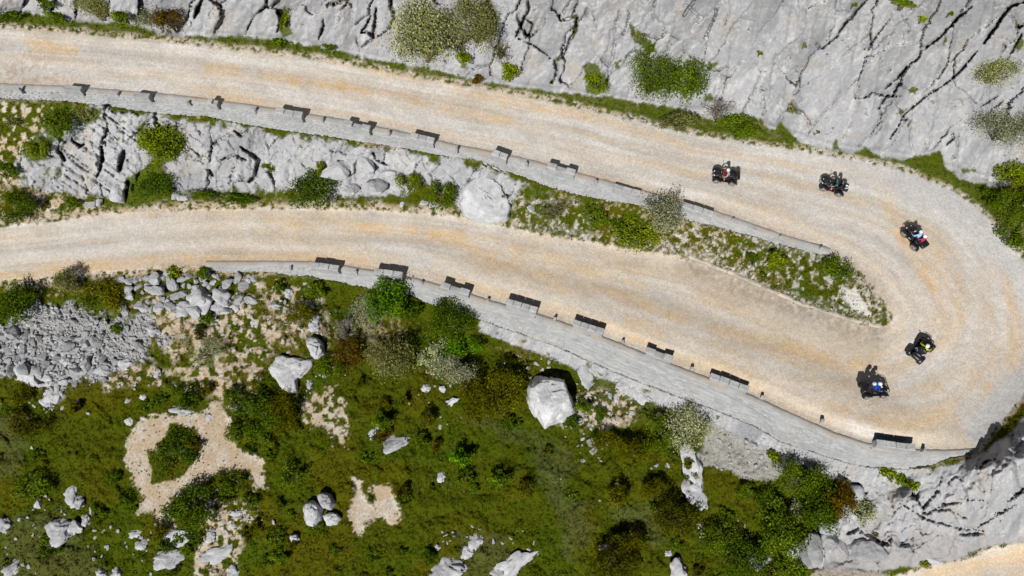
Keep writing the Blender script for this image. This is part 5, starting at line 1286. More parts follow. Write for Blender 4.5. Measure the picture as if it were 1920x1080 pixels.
SHRUBS = [
    (1196, 66, 11, 14, 'dense', 'OL', "small olive shrub in the rock groove above the tall green tree of the corner", .7), (1222, 88, 16, 13, 'dense', 'G2', "small green shrub just above the tall green tree of the corner", .7),
    # under the cliff
    (795, 66, 62, 68, 'airy', 'WG', "largest pale olive tree at the cliff foot, spreading beside the upper road", 1.3), (893, 46, 46, 52, 'airy', 'OL', "olive tree joined to the largest pale tree at the cliff foot", 1.1), (856, 72, 32, 44, 'twig', 'T', "grey leafless shrub between the two olive trees at the cliff foot", 1.0), (872, 104, 15, 22, 'dense', 'G3', "bright green shrub under the grey leafless one at the cliff foot", .8),
    (955, 137, 19, 22, 'dense', 'G3', "yellow-green round shrub under the twiggy olive one at the cliff foot", 1.0), (937, 92, 22, 36, 'twig', 'OL', "twiggy olive shrub above the yellow-green round one at the cliff foot", .9), (897, 148, 15, 10, 'juniper', 'B', "small rusty shrub on the grass verge at the cliff foot", .9),
    (317, 38, 25, 33, 'juniper', 'B', "rusty brown-orange shrub at the cliff foot above the upper road", 1.1), (180, 18, 40, 28, 'airy', 'OL', "wide olive airy shrub near the photo's upper corner", 1.0), (272, 30, 24, 26, 'airy', 'GY', "pale greyish shrub touching the rusty brown one", .9), (232, 28, 18, 24, 'dense', 'G2', "green shrub between the wide olive one and the pale greyish one", .9), (110, 30, 26, 14, 'dense', 'G2', "low green shrub on the verge, first from the photo's upper corner", .7), (20, 34, 30, 12, 'dense', 'G1', "dark low shrub at the photo's edge above the upper road", .7), (80, 8, 22, 14, 'dense', 'G1', "dark shrub among the white rocks of the photo's upper corner", .8),
    (533, 38, 7, 24, 'dense', 'G3', "narrow yellow-green shrub growing in a cleft of the cliff", .8), (523, 80, 14, 11, 'dense', 'G2', "small green shrub below the narrow one of the cleft", .8), (620, 88, 20, 10, 'dense', 'G1', "small dark shrub on the verge under the smooth rock bulge", .7),
    (1222, 140, 40, 66, 'airy', 'G2', "tall green tree in the rock corner beside the upper road", 1.2), (1290, 150, 38, 50, 'dense', 'G2', "dark green tree on the bend side of the tall green one in the rock corner", 1.1), (1270, 228, 40, 20, 'dense', 'OL', "low olive shrub on the verge under the two green trees of the rock corner", .7), (1345, 203, 36, 22, 'twig', 'T', "grey twiggy shrub on the rock beside the green trees of the corner", .8), (1385, 236, 46, 24, 'dense', 'G2', "wide green shrub on the verge below the grey twiggy one", .7), (1117, 150, 22, 30, 'mat', 'G3', "yellow-green cushion in the rock hollow above the upper road", 1.4),
    (1868, 136, 36, 31, 'airy', 'WG', "pale airy shrub high on the smooth cliff slab", .9), (1490, 200, 18, 15, 'airy', 'OL', "small thin shrub in the middle of the smooth cliff slab", .8), (1885, 240, 50, 46, 'airy', 'GY', "grey-green airy shrub at the photo's edge on the cliff slab", .9), (1893, 325, 34, 28, 'dense', 'G3', "vivid yellow-green shrub at the photo's edge where the cliff ends", .9), (1730, 35, 9, 8, 'dense', 'G3', "tiny bright tuft high on the cliff slab", .8),
    (1695, 6, 18, 8, 'dense', 'G2', "small green tuft at the photo's upper edge on the slab", .8), (1781, 24, 5, 5, 'dense', 'G2', "tiny tuft beside the long fissure of the slab", .8), (1711, 168, 9, 7, 'dense', 'OL', "tiny olive tuft near the forked fissure of the slab", .7), (1688, 208, 8, 5, 'dense', 'OL', "tiny tuft below the forked fissure of the slab", .7), (1508, 83, 5, 7, 'dense', 'OL', "tiny tuft left of the stepped fissure of the slab", .7), (1424, 99, 6, 5, 'dense', 'G2', "tiny tuft alone on the plain part of the slab", .7), (1533, 247, 4, 4, 'dense', 'G2', "tiny tuft low on the slab above the first quads", .7), (1600, 8, 6, 5, 'dense', 'G2', "tiny tuft at the upper end of the stepped fissure", .7),
    (1888, 388, 32, 34, 'dense', 'G2', "big green shrub outside the bend at the photo's edge", .7), (1900, 440, 30, 26, 'mat', 'G2', "low spreading shrub below the big green one outside the bend", 1.3), (1852, 368, 18, 16, 'dense', 'G1', "small dark shrub outside the bend beside the cliff's end", .8), (1915, 350, 16, 18, 'dense', 'G1', "dark shrub between the two bright ones at the photo's edge", .9),
    # between the two arms
    (12, 322, 24, 20, 'dense', 'G1', "dark shrub at the photo's edge above the round dark one by the lower road", .8), (22, 228, 18, 12, 'dense', 'OL', "low olive shrub at the photo's edge under the upper wall", .7), (115, 228, 34, 36, 'dense', 'G2', "green shrub just under the upper wall near the photo's edge", .8), (160, 212, 28, 13, 'dense', 'OL', "low olive shrub at the foot of the upper wall", .6), (72, 280, 24, 28, 'dense', 'G3', "bright shrub above the dark dome shrub at the photo's edge", .8), (305, 270, 48, 40, 'mat', 'G3', "wide domed moss-green shrub on the rock slope", 1.9), (38, 390, 38, 34, 'dense', 'G1', "round dark shrub beside the lower road at the photo's edge", 1.0), (585, 360, 46, 44, 'dense', 'G1', "dark spreading shrub at the foot of the rock slope by the lower road", .8), (505, 315, 17, 14, 'dense', 'G2', "small shrub under the dark hollow of the rock bulge", .8), (600, 315, 9, 20, 'dense', 'G3', "slim bright shrub in the rubble of the slope", .8),
    (765, 345, 23, 26, 'dense', 'G3', "bright yellow-green round shrub between the roads", 1.1), (828, 367, 25, 34, 'dense', 'G2', "mid-green upright shrub next to the leaning boulder", 1.0), (1115, 403, 24, 25, 'dense', 'G2', "green shrub on the island close under the upper wall", .8), (1035, 395, 40, 32, 'twig', 'OL', "twiggy brown shrub on the island near the leaning boulder", .7), (1240, 398, 38, 42, 'airy', 'GY', "grey-green airy shrub growing against the upper wall's end", 1.0), (1190, 437, 56, 34, 'mat', 'G3', "yellow-green cushion shrub spread below the airy one on the island", 1.1), (1455, 490, 20, 19, 'dense', 'G3', "bright round shrub in the middle of the island", 1.0), (1408, 488, 11, 17, 'dense', 'G1', "small dark shrub left of the bright round one on the island", .9), (1570, 509, 28, 26, 'dense', 'G2', "green shrub near the tip of the island", .8), (1430, 517, 7, 6, 'dense', 'G2', "tiny round shrub at the island's stone edging", .9), (1380, 448, 9, 8, 'dense', 'G3', "tiny bright tuft on the upper rim of the island", .8), (1326, 444, 11, 8, 'mat', 'OL', "tiny olive cushion on the upper rim of the island", 1),
    (290, 352, 38, 30, 'dense', 'G1', "dark shrub in the rock cleft beside the pointed white rock", .7), (420, 372, 60, 13, 'dense', 'G1', "long low dark shrub along the lower road under the rock bulge", .6), (135, 382, 20, 12, 'dense', 'G2', "low shrub beside the flat cut slab", .8), (1160, 420, 14, 12, 'dense', 'G1', "small dark shrub on the cushion of the island", .9),
    # below the lower road
    (30, 575, 38, 42, 'dense', 'G1', "big round dark shrub above the rubble slope at the photo's edge", 1.1), (128, 524, 27, 25, 'airy', 'OL', "airy olive shrub leaning over the lower road's edge", 1.0), (150, 506, 12, 14, 'twig', 'T', "dry twiggy shrub behind the airy olive one at the road's edge", .9), (190, 556, 52, 38, 'mat', 'O', "olive-brown cushion beside the rubble slope", 1.1), (325, 512, 13, 13, 'dense', 'G3', "small bright shrub at the road's edge before the tall wall", .9), (382, 515, 15, 13, 'dense', 'G2', "small green shrub where the tall wall starts", .9), (218, 617, 12, 10, 'dense', 'G1', "small dark shrub growing in the rubble slope", .8), (392, 662, 36, 30, 'twig', 'W', "pale twiggy shrub on the tan bank", .6),
    (45, 740, 22, 20, 'juniper', 'O', "golden shrub at the photo's edge below the rubble", 1.0), (523, 538, 12, 14, 'dense', 'G1', "small dark green shrub beside the round grey rock", .9), (562, 590, 24, 26, 'juniper', 'O', "brownish shrub pair beside the lone pale rock, first", .8), (594, 548, 22, 20, 'dense', 'G2', "green shrub below the start of the tall wall", .8), (725, 567, 42, 46, 'dense', 'GV', "vivid green tree standing against the tall wall", 1.4), (772, 582, 24, 20, 'dense', 'G1', "dark low shrub on the bend side of the vivid green tree", .9), (848, 608, 48, 44, 'dense', 'G1', "dark round tree standing against the tall wall", 1.3), (870, 652, 36, 22, 'dense', 'GV', "vivid shrub under the dark round tree", .9), (815, 670, 28, 34, 'airy', 'W', "white flowering shrub under the dark round tree, the whiter one", 1.0), (855, 700, 40, 32, 'airy', 'GY', "pale flowering shrub below the whiter one", .9), (730, 672, 46, 40, 'airy', 'OL', "olive airy shrub in the middle of the thicket under the wall", 1.0), (690, 590, 30, 40, 'airy', 'GY', "greyish airy shrub left of the vivid green tree", .8), (648, 620, 20, 26, 'twig', 'T', "grey dead shrub in the thicket under the wall", .9), (655, 665, 28, 34, 'juniper', 'B', "dark rusty shrub in the thicket under the wall", .9), (620, 690, 26, 22, 'dense', 'G2', "green shrub between the round striped boulder and the rusty one", .8),
    (495, 785, 42, 36, 'dense', 'G1', "dark green shrub on the soil below the cracked white slab", 1.0), (530, 770, 30, 42, 'juniper', 'O', "golden shrub next to the dark green one below the cracked white slab", 1.1), (452, 812, 26, 22, 'dense', 'G2', "green shrub on the rim of the tan clearing", .8), (888, 742, 36, 40, 'juniper', 'O', "golden shrub left of the biggest golden one near the huge boulder", 1.0), (938, 738, 44, 46, 'juniper', 'O', "biggest golden shrub beside the huge white boulder", 1.1), (868, 853, 21, 20, 'dense', 'GV', "lone bright green shrub in the open scrub", 1.3), (545, 886, 21, 22, 'airy', 'G2', "light green shrub beside the tan clearing's tail", 1.0), (800, 787, 18, 15, 'juniper', 'O', "small golden shrub in the scrub beside the thin white rock", 1.2), (820, 835, 9, 11, 'juniper', 'B', "tiny rusty shrub left of the lone bright green one", 1.3), (718, 785, 18, 22, 'dense', 'G2', "slim green shrub above the long white rock in the scrub", 1.0), (760, 752, 12, 10, 'juniper', 'O', "small golden shrub with a dark shadow above the slim green one", 1.2), (940, 892, 22, 18, 'dense', 'G2', "green shrub on the olive mat of the open scrub", 1.0), (985, 918, 16, 15, 'juniper', 'O', "small golden shrub on the rim of the grey grass path", 1.3),
    (1095, 757, 17, 18, 'dense', 'G2', "green shrub at the shaded side of the huge white boulder", .9), (1135, 830, 26, 24, 'juniper', 'O', "golden shrub beside the square cut slabs", .9), (1185, 840, 32, 28, 'juniper', 'O', "wide golden shrub, second from the square cut slabs", .9), (1240, 815, 34, 34, 'dense', 'G2', "green shrub between the wide golden one and the flowering one", .9), (1292, 805, 40, 42, 'airy', 'W', "large white flowering shrub by the grey scree", 1.0), (1160, 928, 22, 18, 'juniper', 'O', "golden shrub alone above the grey grass patch", 1.1), (1228, 918, 26, 22, 'juniper', 'O', "golden shrub above the largest dark golden one", 1.1), (1270, 975, 46, 42, 'juniper', 'OD', "largest dark golden shrub below the white outcrop", 1.0), (1178, 1020, 36, 26, 'juniper', 'O', "golden shrub near the photo's lower edge, upper one", 1.0), (1150, 1060, 44, 32, 'juniper', 'OD', "dark golden shrub on the photo's lower edge", 1.1), (1290, 870, 14, 12, 'juniper', 'O', "small golden shrub against the white outcrop", 1.0),
    (1505, 902, 44, 36, 'airy', 'G2', "light green tree at the end of the wall footing", 1.2), (1535, 950, 40, 42, 'dense', 'G1', "dark green shrub in the middle of the thicket near the knoll", 1.1), (1572, 935, 26, 40, 'juniper', 'B', "rusty shrub in the thicket near the knoll", 1.1), (1612, 960, 27, 28, 'airy', 'W', "white flowering shrub on the edge of the knoll", 1.0), (1470, 1000, 46, 44, 'dense', 'G2', "bushy green tree above the tall grey slab", 1.1), (1440, 945, 28, 28, 'dense', 'G2', "green shrub on the thicket's scrub side, upper one", .9), (1480, 1066, 32, 24, 'dense', 'G2', "green shrub on the photo's lower edge beside the tall slab", .9), (1452, 858, 13, 12, 'dense', 'G3', "tiny bright shrub on the grey scree", .9), (1395, 1052, 44, 36, 'dense', 'G1', "dark green shrub on the photo's lower edge beside the grey boulder", .9), (1345, 1008, 40, 30, 'dense', 'G2', "green shrub between the largest dark golden one and the bushy tree", .8), (1665, 888, 13, 12, 'dense', 'G3', "small bright shrub at the foot of the wall's end", .9), (1712, 912, 13, 9, 'dense', 'G3', "small bright shrub on the knoll below the wall's end", .9), (1492, 952, 14, 16, 'airy', 'W', "small white flowering shrub inside the thicket near the knoll", 1.1), (1690, 898, 12, 12, 'dense', 'G2', "small green shrub between the two bright ones on the knoll", .6), (1550, 1004, 10, 14, 'dense', 'OL', "olive tuft between the grey blocks at the foot of the knoll", .8), (1735, 1057, 10, 8, 'dense', 'G3', "bright tuft beside the next road", .8), (1640, 1000, 6, 5, 'dense', 'OL', "tiny olive tuft on the shaded cleft", .8),
    (360, 952, 48, 40, 'dense', 'G1', "dark domed shrub under the tan clearing", .8), (350, 745, 32, 24, 'mat', 'G1', "dark cushion above the tan clearing", 1.6), (462, 745, 44, 36, 'mat', 'G1', "dark cushion beside the cracked white slab", 1.2), (328, 850, 44, 44, 'mat', 'G1', "dark cushion in the middle of the tan clearing", 1.0), (470, 946, 20, 15, 'airy', 'G2', "light shrub with a dead top beside the tan clearing's tail", .9), (62, 912, 36, 28, 'dense', 'G2', "green shrub in the lower corner scrub", .7), (60, 790, 50, 34, 'mat', 'OD', "wide brown-green cushion at the photo's edge", 1.0), (520, 760, 16, 12, 'juniper', 'B', "tiny rusty shrub on top of the golden one", 1.0), (140, 768, 14, 12, 'juniper', 'O', "small golden shrub on the wide green mat", 1.1), (430, 900, 30, 20, 'mat', 'G2', "green cushion on the lower rim of the tan clearing", 1.2), (720, 815, 14, 12, 'juniper', 'B', "small rusty shrub between the two white rocks of the scrub", 1.0), (600, 905, 0, 0, 'mat', 'G1', "", 1),
]
for (u, v, rx, ry, kd, cl_, lb, hk) in SHRUBS:
    if rx <= 0: continue
    tree = " tree" in lb.split(" beside")[0].split(" under")[0].split(" on the")[0].split(" between")[0].split(" joined")[0].split(" of the")[0].split(" left")[0] and rx > 30
    shrub(u, v, rx, ry, kd, cl_, lb, hk, name="tree" if tree else "shrub")


brg = random.Random(31)
cnt = 0
while cnt < 95:
    u = brg.uniform(0, 1480); v = brg.uniform(590, 1075)
    if (380 < u < 1800 and v < lw_f(u) + 22) or float(bil(ua, va, gd, np.array([u]), np.array([v]))[0]) < .75 or any((u - q[0]) ** 2 + (v - q[1]) ** 2 < (q[2] * .8) ** 2 for q in SHRUBS):
        continue
    if 880 < u < 1130 and v > 800 and brg.random() < .7: continue
    cnt += 1
    r = brg.uniform(6, 17)
    kd = brg.choice(('dense', 'dense', 'mat', 'juniper', 'mat'))
    shrub(u, v, r * brg.uniform(.9, 1.3), r, kd, brg.choice(('G1', 'G1', 'G2', 'G2', 'OD') if kd != 'juniper' else ('OD', 'O', 'OD')), "small low shrub scattered in the open scrub below the tall wall", brg.uniform(.6, .95) if kd != 'mat' else brg.uniform(.9, 1.6), "small shrubs scattered through the scrub")


# ------------------------------------------------------------------ quad bikes
def paint(name, c, rough=.35, spec=.5):
    return plain(name, c, rough, 0, spec, .06)


M['plastic'] = paint("black_plastic", (.012, .012, .014), .38, .45)
M['rubber'] = plain("tyre_rubber", (.045, .043, .042), .9, 0, .2)
M['dusty'] = plain("dusty_tyre", (.17, .155, .135), .95, 0, .1, .35)
M['alloy'] = plain("alloy", (.62, .62, .63), .35, .8, .5)
M['steel'] = plain("black_steel", (.02, .02, .022), .4, .3, .5)
M['vinyl'] = plain("seat_vinyl", (.016, .016, .018), .55, 0, .35)
M['glass'] = plain("lamp_glass", (.75, .77, .80), .1, 0, .8, .03)
M['red_lamp'] = plain("red_lamp", (.45, .01, .01), .2, 0, .6, .03)
M['mirror_glass'] = plain("mirror_glass", (.8, .82, .85), .05, 1, .5, .02)


def objcol_mat(name, rough=.35, spec=.5):
    m, nt, b = newmat(name)
    b.inputs["Roughness"].default_value = rough; b.inputs["Specular IOR Level"].default_value = spec
    oi = nd(nt, "ShaderNodeObjectInfo"); n = nd(nt, "ShaderNodeTexNoise", Scale=11.0)
    r = nd(nt, "ShaderNodeMapRange"); r.inputs[3].default_value = .9; r.inputs[4].default_value = 1.1
    nt.links.new(n.outputs[0], r.inputs[0])
    mx = nd(nt, "ShaderNodeMixRGB", _blend_type='MULTIPLY'); mx.inputs[0].default_value = 1
    nt.links.new(oi.outputs["Color"], mx.inputs[1]); nt.links.new(r.outputs[0], mx.inputs[2]); nt.links.new(mx.outputs[0], b.inputs["Base Color"])
    return m


M['panel'] = objcol_mat("body_paint")


def loft(name, secs, mat, parent, sub=1):
    """secs: list of (x, half width, z bottom, z top, roundness)"""
    bm = bmesh.new(); rings = []
    for x, w, z0, z1, rd_ in secs:
        zc_, hz = (z0 + z1) / 2, (z1 - z0) / 2
        r_ = []
        for k in range(12):
            a = 2 * math.pi * k / 12
            c, s = math.cos(a), math.sin(a)
            p = 2.0 / rd_
            r_.append(bm.verts.new((x, w * math.copysign(abs(c) ** p, c), zc_ + hz * math.copysign(abs(s) ** p, s))))
        rings.append(r_)
    for a, b in zip(rings[:-1], rings[1:]):
        for k in range(12):
            bm.faces.new((a[k], a[(k + 1) % 12], b[(k + 1) % 12], b[k]))
    bm.faces.new(rings[0][::-1]); bm.faces.new(rings[-1])
    bmesh.ops.recalc_face_normals(bm, faces=bm.faces[:])
    return bm_obj(name, bm, mat, parent, smooth=True)


def tubes(name, lines, r, mat, parent, sides=8):
    parts = []
    for pts in lines:
        pts = np.array(pts, float)
        parts.append(tube_np(pts, np.full(len(pts), r), sides))
    v, f = join(parts)
    return link(name, np_mesh(name, v, f, mat), parent)


def lathe_y(name, prof, mat, parent, n=28, tread=0.0):
    """profile (y, radius) turned about the local y axis"""
    bm = bmesh.new(); rings = []
    for y, r in prof:
        ring = []
        for k in range(n):
            a = 2 * math.pi * k / n
            q = r + (tread if (k % 2 == 0 and r > .27) else 0)
            ring.append(bm.verts.new((q * math.cos(a), y, q * math.sin(a))))
        rings.append(ring)
    for a, b in zip(rings[:-1], rings[1:]):
        for k in range(n):
            bm.faces.new((a[k], a[(k + 1) % n], b[(k + 1) % n], b[k]))
    bm.faces.new(rings[0][::-1]); bm.faces.new(rings[-1])
    bmesh.ops.recalc_face_normals(bm, faces=bm.faces[:])
    return bm_obj(name, bm, mat, parent, smooth=(tread == 0))


def fender(name, cx, cy, r, w, a0, a1, parent, mat):
    bm = bmesh.new(); n = 12; g = []
    for th in (0, .025):
        rows = []
        for i in range(n + 1):
            a = a0 + (a1 - a0) * i / n
            row = []
            for j in range(5):
                y = -w / 2 + w * j / 4
                q = r + th - .05 * abs(j / 2 - 1) ** 2
                row.append(bm.verts.new((cx + q * math.cos(a), cy + y, .31 + q * math.sin(a) * .95)))
            rows.append(row)
        g.append(rows)
    for k, rows in enumerate(g):
        for i in range(n):
            for j in range(4):
                f_ = (rows[i][j], rows[i + 1][j], rows[i + 1][j + 1], rows[i][j + 1])
                bm.faces.new(f_ if k else f_[::-1])
    for i in range(n):
        for j in (0, 4):
            bm.faces.new((g[0][i][j], g[0][i + 1][j], g[1][i + 1][j], g[1][i][j]))
    for i in (0, n):
        for j in range(4):
            bm.faces.new((g[0][i][j], g[0][i][j + 1], g[1][i][j + 1], g[1][i][j]))
    bmesh.ops.recalc_face_normals(bm, faces=bm.faces[:])
    return bm_obj(name, bm, mat, parent, smooth=True)


def make_quad():
    root = link("quad_bike", None)
    tag(root, "quad", "quad bike", "quad bikes riding round the hairpin")
    loft("chassis", [(-.85, .16, .32, .52, 4), (-.4, .22, .26, .58, 4), (.3, .22, .26, .58, 4), (.85, .15, .32, .55, 4)], M['steel'], root)
    loft("body", [(1.02, .10, .62, .74, 3), (.92, .27, .56, .82, 3), (.70, .30, .55, .90, 3), (.45, .22, .55, .97, 3), (.20, .19, .58, .98, 3), (.02, .17, .60, .88, 3)], M['plastic'], root)
    tk = loft("tank_panel", [(.40, .10, .93, 1.005, 3), (.28, .205, .72, 1.015, 3), (.05, .185, .68, .935, 3), (-.03, .12, .70, .86, 3)], M['panel'], root)
    loft("seat", [(.10, .12, .72, .84, 4), (-.05, .17, .68, .86, 4), (-.35, .20, .68, .89, 4), (-.42, .21, .70, .96, 4), (-.78, .22, .70, .97, 4), (-.84, .18, .72, .92, 4)], M['vinyl'], root)
    bx_ = loft("top_box", [(-1.16, .30, .82, 1.02, 5), (-1.10, .36, .80, 1.14, 5), (-.95, .37, .80, 1.16, 5), (-.84, .35, .80, 1.14, 5), (-.80, .27, .84, 1.24, 5), (-.77, .25, .88, 1.24, 5)], M['plastic'], root)
    loft("tail", [(-1.0, .22, .62, .78, 4), (-.8, .26, .60, .80, 4), (-.6, .22, .60, .78, 4)], M['plastic'], root)
    for sx in (.66, -.68):
        for sy in (-1, 1):
            w = link("wheel", None, root, (sx, sy * .47, .31))
            hw = .125 if sx > 0 else .14
            lathe_y("tyre", [(-hw, .17), (-hw, .26), (-hw * .7, .295), (0, .302), (hw * .7, .295), (hw, .26), (hw, .17)], M['dusty'], w, 30, .012)
            lathe_y("rim", [(sy * hw * -.2, .05), (sy * hw * .5, .06), (sy * hw * .55, .165), (sy * hw * 1.03, .172), (sy * hw * 1.05, .15), (sy * hw * .75, .12), (sy * hw * .8, .05), (sy * hw * .9, .03)], M['alloy'], w, 20)
            if sx > 0: fender("fender", .66, sy * .47, .40, .34, R(15), R(165), root, M['plastic'])
            else: fender("fender", -.68, sy * .47, .42, .36, R(20), R(170), root, M['plastic'])
            tubes("suspension_arm", [[(sx, sy * .12, .36), (sx, sy * .36, .31)], [(sx - .08, sy * .15, .62), (sx - .03, sy * .33, .34)]], .022, M['steel'], root)
    for sy in (-1, 1):
        bm = bmesh.new(); soft_box(bm, (.62, .24, .05), (0.0, sy * .36, .33), bev=.015); bm_obj("footboard", bm, M['plastic'], root)
        bm = bmesh.new(); bmesh.ops.create_uvsphere(bm, u_segments=12, v_segments=8, radius=.075); bmesh.ops.scale(bm, vec=(.7, 1.1, .8), verts=bm.verts[:]); bmesh.ops.translate(bm, vec=(.96, sy * .19, .74), verts=bm.verts[:]); bm_obj("headlight", bm, M['glass'], root, True)
        bm = bmesh.new(); soft_box(bm, (.04, .10, .05), (-1.02, sy * .2, .72), bev=.01); bm_obj("tail_light", bm, M['red_lamp'], root)
        m_ = tubes("mirror", [[(.36, sy * .28, 1.08), (.40, sy * .38, 1.22), (.41, sy * .42, 1.27)]], .010, M['steel'], root)
        bm = bmesh.new(); soft_box(bm, (.035, .15, .09), (.41, sy * .46, 1.30), bev=.02, seg=2); bm_obj("mirror_glass", bm, M['mirror_glass'], m_)
        tubes("grip", [[(.30, sy * .30, 1.05), (.24, sy * .43, 1.03)]], .022, M['rubber'], root)
    tubes("handlebar", [[(.24, -.43, 1.03), (.31, -.28, 1.06), (.36, -.10, 1.05), (.36, .10, 1.05), (.31, .28, 1.06), (.24, .43, 1.03)], [(.36, 0, 1.05), (.46, 0, .88)]], .015, M['steel'], root)
    bm = bmesh.new(); soft_box(bm, (.14, .20, .09), (.40, 0, 1.07), bev=.03, seg=2); bm_obj("glare_pod", bm, M['glass'], root)  # pale pod added to stand in for white glare on the front plastic
    tubes("front_rack", [[(.55, -.30, .97), (.98, -.28, .90), (.98, .28, .90), (.55, .30, .97), (.55, -.30, .97)]] + [[(.55, y, .97), (.98, y, .90)] for y in (-.18, -.06, .06, .18)], .012, M['steel'], root)
    tubes("rear_rack", [[(-.70, -.32, .82), (-1.18, -.32, .80), (-1.18, .32, .80), (-.70, .32, .82)]] + [[(-.70, y, .82), (-1.18, y, .80)] for y in (-.16, 0, .16)], .012, M['steel'], root)
    tubes("bumper", [[(.90, -.30, .52), (1.12, -.26, .55), (1.14, 0, .56), (1.12, .26, .55), (.90, .30, .52)], [(1.12, -.26, .55), (1.08, -.24, .78), (1.08, .24, .78), (1.12, .26, .55)]], .02, M['steel'], root)
    loft("windscreen", [(.50, .22, .98, 1.02, 3), (.44, .24, 1.10, 1.14, 3), (.38, .18, 1.22, 1.24, 3)], M['plastic'], root)
    tubes("exhaust", [[(-.3, -.2, .5), (-.7, -.2, .55), (-1.05, -.22, .60)]], .05, M['alloy'], root)
    return root, tk, bx_


def kids(o):
    return [c for c in bpy.data.objects if c.parent == o]


def copy_tree(o, parent=None):
    c = o.copy(); COL.objects.link(c)
    if parent: c.parent = parent
    for ch in kids(o): copy_tree(ch, c)
    return c


def road_frame(u, v, heading):
    p = gpt(u, v)
    f_ = Vector((math.cos(heading), math.sin(heading), 0)); l_ = Vector((-f_.y, f_.x, 0))
    gz = lambda q: float(road_z(*PX((q.x, q.y, p.z))))
    a, b = p + f_ * .66, p - f_ * .68
    za, zb = ground_at(a.x, a.y, p.z), ground_at(b.x, b.y, p.z)
    c, d = p + l_ * .47, p - l_ * .47
    zc_, zd = ground_at(c.x, c.y, p.z), ground_at(d.x, d.y, p.z)
    fx = (f_ * 1.34 + Vector((0, 0, za - zb))).normalized(); ly = (l_ * .94 + Vector((0, 0, zc_ - zd))).normalized()
    up = fx.cross(ly).normalized(); ly = up.cross(fx).normalized()
    m = Matrix((fx, ly, up)).transposed().to_4x4()
    m.translation = Vector((p.x, p.y, (za + zb + zc_ + zd) / 4 - .012))
    return m


# ------------------------------------------------------------------ riders: one continuous skinned body each, seated
def body_mesh(name, J, bones, rad):
    names = list(J); ix = {n: i for i, n in enumerate(names)}
    me = bpy.data.meshes.new(name)
    me.from_pydata([J[n] for n in names], [(ix[a], ix[b]) for a, b, _ in bones], [])
    o = bpy.data.objects.new(name, me); COL.objects.link(o)
    sk = o.modifiers.new("Skin", 'SKIN'); sk.use_smooth_shade = True
    for n in names:
        r = rad[n]; me.skin_vertices[0].data[ix[n]].radius = (r, r) if not isinstance(r, tuple) else r
    me.skin_vertices[0].data[ix['pelvis']].use_root = True
    sd = o.modifiers.new("Sub", 'SUBSURF'); sd.levels = 1; sd.render_levels = 1
    dg = bpy.context.evaluated_depsgraph_get()
    out = bpy.data.meshes.new_from_object(o.evaluated_get(dg))
    bpy.data.objects.remove(o); bpy.data.meshes.remove(me)
    out.name = name
    # which garment each face belongs to: nearest bone
    slots = ['top', 'forearm', 'thigh', 'shin', 'shoe', 'skin']
    cen = np.array([p.center[:] for p in out.polygons])
    best = np.full(len(cen), 9.0); mi = np.zeros(len(cen), np.int32)
    for a, b, s in bones:
        A_, B_ = np.array(J[a]), np.array(J[b]); d = B_ - A_
        t = np.clip(((cen - A_) @ d) / (d @ d + 1e-9), 0, 1)
        q = np.linalg.norm(cen - A_ - t[:, None] * d, axis=1) - .5 * min(rad[a] if not isinstance(rad[a], tuple) else rad[a][0], rad[b] if not isinstance(rad[b], tuple) else rad[b][0])
        m = q < best
        best[m] = q[m]; mi[m] = slots.index(s)
    out.materials.clear()
    for s in slots: out.materials.append(M['fabric_base'])
    out.polygons.foreach_set("material_index", mi)
    out.polygons.foreach_set("use_smooth", np.ones(len(out.polygons), bool))
    return out


M['fabric_base'] = plain("fabric", (.1, .1, .1), .9, 0, .1)


